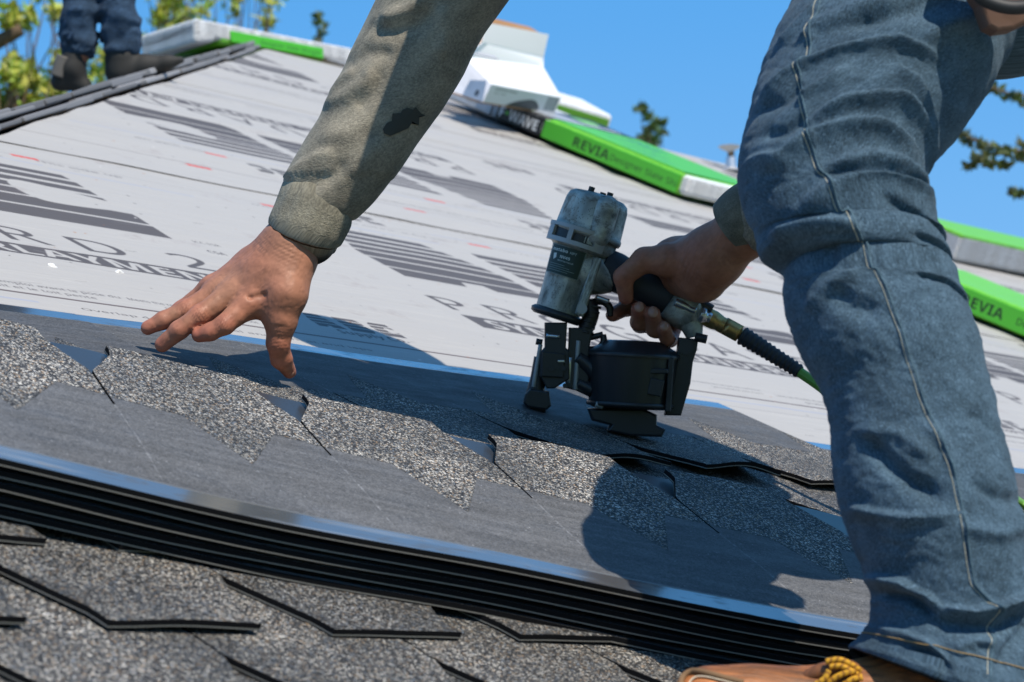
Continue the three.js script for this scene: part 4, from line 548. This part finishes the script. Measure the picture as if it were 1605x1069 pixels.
  // far boot
  const ch2 = [[[J.toeR, .042], [J.anR.clone().addScaledVector(NW, -.02), .05]], [[J.anR.clone().addScaledVector(NW, -.02), .05], [J.anR.clone().addScaledVector(NW, .10), .055]]], f2 = bones(ch2, .02), g2 = nets((x, y, z) => Math.max(f2(x, y, z), -((x - cut.x) * NW.x + (y - cut.y) * NW.y + (z - cut.z) * NW.z) - .012), ...boxOf(ch2, .02), .009), q2 = g2.attributes.position, uv2 = []; for (let i = 0; i < q2.count; i++) uv2.push(q2.getX(i) * 6, q2.getZ(i) * 6); g2.setAttribute('uv', new THREE.Float32BufferAttribute(uv2, 2)); part('boot', g2, leather, person);
}
// leather pouch on the belt
{
  const t = thing('tool_pouch', at(1570, 0, 1.68), 'brown leather tool pouch corner hanging at the hip, in the top right corner', 'tool pouch');
  const sh = new THREE.Shape(); const P = [[1505, -90], [1522, -20], [1540, 6], [1551, 38], [1562, 44], [1584, 41], [1612, 28], [1650, 20], [1690, -30], [1690, -90]].map(([x, y]) => [(x - 1570) * 1.68 / F, -(y) * 1.68 / F]); P.forEach(([x, y], i) => i ? sh.lineTo(x, y) : sh.moveTo(x, y));
  const g = new THREE.ExtrudeGeometry(sh, { depth: .022, bevelEnabled: true, bevelThickness: .004, bevelSize: .003, bevelSegments: 3 }); g.translate(0, 0, -.02); g.applyQuaternion(camera.quaternion); const p = at(1570, 0, 1.665); g.translate(p.x, p.y, p.z);
  part('pouch', g, std({ color: rgb(.15, .08, .055), roughness: .7, bumpMap: crumple, bumpScale: .002 }), t);
  part('strap', tube([[1524, -8], [1548, 10], [1590, 20], [1650, 8]].map(([x, y]) => at(x, y - 8, 1.645)), .005, 30, 8), std({ color: rgb(.02, .02, .022), roughness: .6 }), t);
}
// ------------------------------------------------------------------ roofing nail gun and its hose
const gunD = 2.603, GK = gunD / F;
{
  const t = thing('nail_gun', at(845, 636, gunD), 'worn silver and black coil nail gun pressed on the shingles, gripped by the right hand', 'nail gun');
  t.quaternion.copy(camera.quaternion); t.updateMatrixWorld(true);
  const G = (x, y, z = 0) => V3((x - 845) * GK, -(y - 636) * GK, z * GK);            // gun's own axes, in units of its drawing
  const P = (name, g, m, parent = t) => part(name, g, m, parent, false);
  const worn = (() => { const W = 512, h = (i, j) => .55 * tn(i / 32, j / 32, 16, 1) + .3 * tn(i / 8, j / 8, 64, 2) + .15 * tn(i / 3.2, j / 3.2, 160, 3), c = dataTex(W, W, (i, j) => { const v = h(i, j), d = smooth(.16, .46, v), k = hash(i >> 1, j >> 1, 4) > .975 ? .45 : 1, b = (.72 + .42 * tn(i / 64, j / 64, 8, 7) + .2 * (tn(i / 20.48, j / 20.48, 25, 9) - .5)) * k; return [lerp(128, 172, d) * b, lerp(128, 176, d) * b, lerp(122, 170, d) * b]; }, true), r = dataTex(W, W, (i, j) => { const v = 200 - 70 * smooth(.3, .6, h(i, j)); return [v, v, v]; }), m = dataTex(W, W, (i, j) => { const v = 60 + 90 * smooth(.3, .6, h(i, j)); return [v, v, v]; }); return phys({ map: c, roughnessMap: r, metalnessMap: m, roughness: 1, metalness: 1 }); })();
  const dark = std({ color: rgb(.035, .036, .04), roughness: .42, metalness: .3 }), black = std({ color: rgb(.018, .019, .022), roughness: .38 }), rubber = std({ color: rgb(.022, .025, .032), roughness: .62 }), steel = std({ color: rgb(.55, .56, .58), roughness: .28, metalness: .9 }), brass = std({ color: rgb(.42, .28, .11), roughness: .38, metalness: .85 }), pale = std({ color: rgb(.36, .37, .37), roughness: .5, metalness: .4 });
  const AX = V3(Math.sin(.3138), Math.cos(.3138), 0);                                   // the barrel leans to the right
  const q = new THREE.Quaternion().setFromUnitVectors(V3(0, 1, 0), AX), org = G(872, 495);
  const inAxis = (g) => g.applyQuaternion(q).translate(org.x, org.y, org.z);
  const lathe = (prof, seg = 48) => { const g = new THREE.LatheGeometry(prof.map(([r, h]) => new THREE.Vector2(r * GK, h * GK)), seg), u = g.attributes.uv; for (let i = 0; i < u.count; i++) u.setXY(i, u.getX(i) * 1.6, u.getY(i) * .8); return g; };
  const shift = (g, x, h, z) => g.translate(x * GK, h * GK, z * GK);
  P('barrel', inAxis(lathe([[0, 2], [34, 2], [35.5, 8], [36, 40], [38, 70], [40, 104], [42, 112], [42, 124], [0, 124]])), worn);
  P('barrel_flange', inAxis(lathe([[0, -5], [36, -5], [41, -2], [42, 4], [37, 8], [0, 8]])), dark);
  P('head_ring', inAxis(shift(lathe([[0, 106], [44, 106], [50, 112], [52, 120], [52, 134], [49, 139], [0, 139]]), 5, 0, 0)), worn);
  P('cylinder_cap', inAxis(shift(lathe([[0, 130], [53, 130], [55, 134], [55, 139], [53, 142], [52.5, 150], [50, 185], [47, 194], [40, 199], [20, 202], [0, 202]]), 7, 0, 0)), worn);
  { const g = new THREE.CapsuleGeometry(20 * GK, 44 * GK, 8, 20); g.scale(1, 1, .8); P('cap_rib', inAxis(shift(g, 22, 160, 42)), worn); }
  for (const [x, z] of [[-16, 20], [14, 22], [4, -24]]) P('bolt', inAxis(shift(new THREE.CylinderGeometry(5.5 * GK, 5.5 * GK, 10 * GK, 6), x + 7, 203, z)), dark);
  // exhaust collar with two openings
  {
    const outer = 57, band = []; const r0 = outer - 6;
    const arc = (a0, a1, h0, h1, ro, ri, m, name, n = 16) => { const pos = [], idx = []; for (let i = 0; i <= n; i++) { const a = lerp(a0, a1, i / n), s = Math.sin(a), c = Math.cos(a); for (const [r, h] of [[ro, h0], [ro, h1], [ri, h1], [ri, h0]]) pos.push((4 + r * s) * GK, h * GK, r * c * GK); } for (let i = 0; i < n; i++) for (let k = 0; k < 4; k++) { const a = i * 4 + k, b = i * 4 + (k + 1) % 4; idx.push(a, a + 4, b, b, a + 4, b + 4); } idx.push(0, 1, 2, 0, 2, 3); const e = n * 4; idx.push(e, e + 2, e + 1, e, e + 3, e + 2); const g = geom(pos, idx).toNonIndexed(); g.computeVertexNormals(); return P(name, inAxis(g), m); };
    const col = [[-1.55, .62]]; arc(-1.6, .62, 135, 141, outer + 1, 48, pale, 'exhaust_collar', 30); arc(-1.6, .62, 111, 118, outer, 48, pale, 'exhaust_collar', 30);
    arc(-1.6, -1.08, 118, 135, outer, 48, pale, 'exhaust_collar', 8); arc(-.50, -.36, 118, 135, outer, 48, pale, 'exhaust_collar', 4); arc(.30, .62, 118, 135, outer, 48, pale, 'exhaust_collar', 6); arc(-1.1, .34, 118, 135, 52, 46, black, 'exhaust_opening', 20);
  }
  // name plate: a thin curved plate on the front of the barrel
  {
    const m = std({ roughness: .45, map: canvasTex(256, 224, (c, w, h) => { c.fillStyle = '#12302c'; c.fillRect(0, 0, w, h); c.strokeStyle = '#7d8a86'; c.lineWidth = 5; c.strokeRect(3, 3, w - 6, h - 6); c.fillStyle = '#c9d2cf'; c.font = 'bold 34px sans-serif'; c.fillText('metabo', 14, 50); c.font = '26px sans-serif'; c.fillText('HPT', 152, 50); c.font = 'bold 30px sans-serif'; c.beginPath(); c.moveTo(34, 74); c.lineTo(60, 66); c.lineTo(66, 100); c.lineTo(46, 120); c.fill(); c.fillText('NV45', 92, 98); c.font = '14px sans-serif'; c.fillText('ROOFING NAILER', 84, 122); c.globalAlpha = .5; for (let i = 0; i < 4; i++) c.fillRect(24, 146 + i * 16, 120 + (i * 37) % 80, 4); }) });
    const g = new THREE.CylinderGeometry(42.6 * GK, 41 * GK, 46 * GK, 24, 1, true, -1.15, 1.5); P('name_plate', inAxis(shift(g, 0, 84, 0)), m);
  }
  P('side_rib', inAxis(shift(new RoundedBoxGeometry(15 * GK, 96 * GK, 16 * GK, 3, 4 * GK), 33, 58, 30)), worn);
  P('side_boss', inAxis(shift(new THREE.CylinderGeometry(8 * GK, 8 * GK, 6 * GK, 16).rotateX(Math.PI / 2), 34, 22, 40)), pale);
  // neck and grip
  const along = (list, n = 30, seg = 28) => { const c = list.map((v) => G(v[0], v[1], v[2] || 0)), rr = list.map((v) => v[3] * GK); return tube(c, (f) => { const k = Math.min(list.length - 2, Math.floor(f * (list.length - 1))); return lerp(rr[k], rr[k + 1], f * (list.length - 1) - k); }, n, seg, 9); };
  P('neck', along([[905, 418, 0, 40], [935, 428, 0, 36], [962, 432, 0, 27]]), worn);
  P('grip', along([[944, 416, 0, 29], [950, 419, 0, 31], [960, 424, 0, 29], [1000, 445, 0, 25], [1040, 463, 0, 27], [1060, 471, 0, 28], [1064, 473, 0, 25]], 40), rubber);
  P('end_cap', along([[1050, 470, 0, 27], [1056, 474, 0, 33], [1080, 486, 0, 35], [1100, 497, 0, 34], [1108, 501, 0, 26], [1110, 502, 0, 6]], 40), worn);
  P('cap_foot', along([[1078, 495, 8, 22], [1084, 512, 8, 18], [1088, 528, 8, 13]]), worn);
  for (const [x0, y0, x1, y1] of [[1056, 474, 1088, 488]]) P('bolt', along([[x0, y0, 34, 7], [x1 - 12, y1 - 5, 34, 7], [x1 - 11, y1 - 4, 34, 5], [x1, y1, 34, 5]], 24, 6), steel);
  P('bolt', along([[1096, 476, 20, 9], [1114, 486, 20, 9]], 10, 6), dark); P('bolt', along([[1088, 528, 20, 8], [1106, 532, 20, 8]], 10, 6), black);
  P('plug', along([[1096, 492, 22, 13], [1105, 496, 22, 13], [1106, 496, 22, 8], [1112, 499, 22, 8]], 20, 20), steel);
  // trigger and its valve
  P('trigger_valve', along([[921, 470, 8, 12], [926, 490, 8, 13], [916, 520, 8, 12], [905, 535, 8, 11]], 20, 16), black);
  for (let i = 0; i < 6; i++) P('valve_ring', along([[922 - i * 2.4 + 8, 478 + i * 8, 8, 13], [922 - i * 2.4 + 7, 482 + i * 8, 8, 13]], 3, 16), dark);
  P('trigger', along([[932, 470, 6, 8], [948, 474, 4, 6], [955, 482, 4, 6], [956, 496, 4, 5]], 24, 12), black); P('trigger_pin', along([[934, 466, 18, 4], [954, 473, 18, 4]], 8, 10), steel);
  // nose: two plates, the driver guide, the foot
  const plate = (pts, z0, depth, m, name, bev = 2.5) => { const sh = new THREE.Shape(); pts.forEach(([x, y], i) => { const p = G(x, y); i ? sh.lineTo(p.x, p.y) : sh.moveTo(p.x, p.y); }); const g = new THREE.ExtrudeGeometry(sh, { depth: depth * GK, bevelEnabled: true, bevelThickness: bev * GK, bevelSize: bev * GK, bevelSegments: 2 }); g.translate(0, 0, (z0 - depth / 2) * GK); return P(name, g, m); };
  plate([[856, 508], [886, 508], [884, 545], [889, 552], [890, 592], [868, 606], [858, 606], [848, 588], [850, 552], [856, 545]], 0, 44, dark, 'nose_plate');
  plate([[894, 516], [926, 516], [921, 545], [920, 600], [926, 618], [905, 610], [889, 606], [890, 556], [893, 545]], 2, 30, black, 'nose_plate');
  plate([[851, 552], [884, 556], [881, 590], [850, 588]], 26, 6, black, 'cover_plate', 1.5);
  for (const [x, y] of [[864, 578], [882, 577], [885, 604]]) P('bolt', new THREE.CylinderGeometry(4 * GK, 4 * GK, 6 * GK, 12).rotateX(Math.PI / 2).translate(...G(x, y, 31).toArray()), dark);
  P('latch', new RoundedBoxGeometry(11 * GK, 4 * GK, 5 * GK, 2, 1.2 * GK).translate(...G(879, 566, 32).toArray()), steel);
  P('driver_guide', along([[848, 560, 0, 11], [842, 600, 0, 12], [838, 618, 0, 14]], 16, 16), dark);
  plate([[832, 612], [858, 616], [861, 634], [856, 639], [829, 635], [823, 630], [826, 618]], 0, 34, black, 'nose_foot', 3);
  P('guide_rod', along([[906, 534, 18, 4], [901, 610, 18, 4]], 6, 10), pale); P('guide_rod', along([[847, 540, 16, 3.5], [836, 606, 16, 3.5]], 6, 10), pale);
  P('bolt', along([[840, 535, 10, 5], [850, 537, 10, 5]], 4, 8), dark);
  P('guard_ring', mergeGeometries([along([[922, 530, 4, 5], [945, 524, 4, 5]], 6, 10), along([[945, 524, 4, 5], [946, 536, 4, 6], [938, 548, 4, 6]], 8, 10), along([[938, 548, 4, 6], [920, 548, 4, 6]], 6, 10)]), black);
  // coil magazine
  const drum = (prof, cx, seg = 40) => lathe(prof, seg).applyQuaternion(new THREE.Quaternion().setFromAxisAngle(V3(0, 0, 1), -.05)).translate(...G(cx, 640).toArray());
  P('magazine', drum([[0, 0], [60, 0], [65, 3], [66, 8], [71, 78], [71, 84]], 988), black);
  P('magazine_lid', drum([[74, 80], [75, 84], [73, 88], [46, 104], [40, 106], [0, 107]], 989, 20), black);
  P('magazine_rim', drum([[64, 4], [69, 3], [70, 7], [68, 10]], 988), dark);
  for (const [x, w] of [[1046, 9]]) P('magazine_rib', new RoundedBoxGeometry(w * GK, 84 * GK, 10 * GK, 2, 2 * GK).rotateZ(-.06).translate(...G(x, 602, x > 1000 ? 46 : 40).toArray()), dark);
  P('magazine_catch', new RoundedBoxGeometry(34 * GK, 8 * GK, 6 * GK, 2, 2 * GK).translate(...G(1026, 581, 62).toArray()), dark); P('magazine_catch', new RoundedBoxGeometry(22 * GK, 26 * GK, 6 * GK, 2, 2 * GK).rotateZ(-.2).translate(...G(1024, 606, 62).toArray()), dark);
  P('feed_arm', plateGeo(), black);
  function plateGeo() { return mergeGeometries([along([[905, 560, 10, 14], [925, 575, 12, 14], [940, 590, 14, 16]], 12, 12), along([[905, 600, 10, 12], [930, 612, 12, 12]], 8, 12)]); }
  plate([[925, 643], [1005, 643], [1024, 652], [1024, 668], [1036, 674], [1033, 680], [985, 678], [956, 672], [962, 664], [930, 655]], 0, 56, black, 'magazine_base', 4);
  P('tension_spring', along([[893, 560, 16, 5], [890, 600, 16, 5]], 4, 10), steel); P('nose_screw', along([[856, 526, 24, 4], [876, 528, 24, 4]], 6, 8), steel); P('no_mar_tip', along([[832, 634, 0, 12], [856, 638, 0, 12]], 4, 12), rubber);
  P('adjust_knob', along([[932, 632, 40, 5], [944, 636, 40, 5]], 6, 10), pale);
  plate([[1066, 532], [1090, 534], [1088, 548], [1082, 566], [1078, 600], [1064, 648], [1044, 648], [1056, 600], [1062, 560]], 4, 26, black, 'rear_arm', 3);
  P('arm_pivot', new THREE.CylinderGeometry(12 * GK, 12 * GK, 34 * GK, 20).rotateX(Math.PI / 2).translate(...G(1074, 544, 6).toArray()), dark);
  // air fitting
  P('coupler', along([[1102, 494, 10, 13], [1108, 497, 10, 15], [1126, 506, 8, 15], [1127, 507, 8, 13], [1134, 511, 8, 13]], 30, 24), brass);
  P('coupler_nut', along([[1134, 510, 8, 15.5], [1158, 523, 6, 15.5]], 4, 6), brass); P('coupler_stem', along([[1156, 522, 6, 9], [1168, 529, 6, 9]], 4, 16), brass);
  {
    const h = thing('air_hose', at(1165, 528, gunD - .004), 'green air hose running from the nail gun behind the near leg', 'air hose');
    const pts = [[1163, 526], [1180, 536], [1210, 555], [1240, 574], [1254, 583]].map(([x, y], i) => at(x, y, gunD - .004 - i * .004));
    part('strain_relief', tube(pts, (f) => (14.5 - 4 * f + 1.0 * Math.sin(f * 80)) * GK, 160, 18), rubber, h);
    const c = [[1250, 581, 2.585], [1290, 609, 2.56], [1340, 655, 2.50], [1420, 735, 2.42], [1520, 780, 2.40]].map((v) => at(...v)), e = onRoof(1602, 790, .008), e2 = onRoof(1720, 880, .008);
    part('hose', tube([...c, e, e2], 8.2 * GK, 120, 14), std({ color: rgb(.15, .33, .045), roughness: .45 }), h);
  }
}
// ------------------------------------------------------------------ second roofer, only the legs in the picture
{
  const d = 4.75, t = thing('person', at(160, 120, d), 'second roofer in dark jeans and black boots standing beyond the left hip', 'person');
  const X = (x, y, r, dd = 0) => [at(x, y, d + dd), r * d / F], grow = (f, amp, sc) => (x, y, z) => f(x, y, z) + amp * noise3(x * sc, y * sc * 2.2, z * sc);
  const up = (x, y, k) => X(x, y, k);
  const jl = [[X(124, 84, 25), X(122, 62, 27), X(124, 30, 26), X(134, -60, 30), X(150, -260, 36), X(170, -480, 44)], [X(192, 88, 27), X(190, 62, 28), X(188, 30, 29), X(182, -60, 31), X(190, -260, 38, -.04), X(200, -480, 46)], [X(180, -500, 60), X(180, -560, 58)]];
  const fj = bones(jl, .01), folds = (x, y, z) => .0035 * Math.sin(y * 150 + 9 * noise3(x * 30, y * 20, z * 30)), lowY = at(124, 90, d).y;
  const g = nets((x, y, z) => Math.max(fj(x, y, z) + .006 * noise3(x * 30, y * 50, z * 30) + folds(x, y, z) * smooth(.28, 0, y - lowY), lowY - y - .0), ...boxOf(jl, .02), .010), q = g.attributes.position, uv = []; for (let i = 0; i < q.count; i++) uv.push((q.getX(i) - q.getZ(i)) * 2.6, q.getY(i) * 3.2); g.setAttribute('uv', new THREE.Float32BufferAttribute(uv, 2));
  part('jeans', g, phys({ map: denimTex[0], color: rgb(.34, .45, .62), roughness: .95 }), t);
  const torso = [[X(180, -560, 62), X(176, -760, 66), X(176, -900, 62)], [X(176, -900, 50), X(90, -900, 34), X(70, -700, 28), X(80, -560, 24)], [X(176, -900, 50), X(262, -900, 34), X(280, -700, 28), X(270, -560, 24)]];
  const gt = nets(bones(torso, .04), ...boxOf(torso, .03), .018); gt.setAttribute('uv', new THREE.Float32BufferAttribute(Array.from({ length: gt.attributes.position.count * 2 }, (_, i) => (i % 2 ? gt.attributes.position.getY(i >> 1) : gt.attributes.position.getX(i >> 1)) * 7), 2)); part('shirt', gt, fleece, t);
  const body = [[X(176, -940, 26), X(176, -1010, 26)], [X(176, -1070, 50), X(172, -1090, 52)], [X(80, -560, 18), X(84, -500, 20)], [X(270, -560, 18), X(266, -500, 20)], [X(176, -900, 30), X(180, -560, 30)], [X(176, -900, 30), X(90, -900, 20), X(70, -700, 18), X(80, -560, 18)], [X(176, -900, 30), X(262, -900, 20), X(280, -700, 18), X(270, -560, 18)], [X(176, -1070, 40), X(176, -940, 26), X(176, -900, 30)], [X(180, -560, 30), X(150, -260, 16), X(124, 84, 14), X(118, 118, 12)], [X(180, -560, 30), X(190, -260, 16), X(192, 88, 14), X(200, 112, 12)]];
  part('body', nets(bones(body, .02), ...boxOf(body, .02), .014, skinTone(.9)), skin, t);
  const boots = std({ color: rgb(.02, .019, .018), roughness: .75 }), worn = std({ color: rgb(.12, .11, .10), roughness: .8 });
  for (const ch of [[[X(116, 90, 20), X(112, 108, 20), X(94, 128, 13)], [X(112, 110, 18), X(132, 134, 11)], [X(94, 128, 12), X(130, 136, 10)]], [[X(190, 92, 26), X(190, 112, 24)], [X(190, 112, 22), X(228, 104, 18), X(262, 98, 11), X(284, 94, 6)]]]) part('boot', nets(bones(ch, .012), ...boxOf(ch, .015), .006), boots, t);
  part('boot_heel', tube([X(103, 90, 6)[0], X(98, 104, 6)[0], X(92, 122, 6)[0]].map((p) => p.add(cZ.clone().multiplyScalar(.014))), 12 * d / F, 14, 12), worn, t);
}
scene.traverse((o) => { if (o.isMesh) { o.castShadow = true; o.receiveShadow = true; } });
scene.updateMatrixWorld(true);
renderer.setSize(1024, 682);
renderer.render(scene, camera);
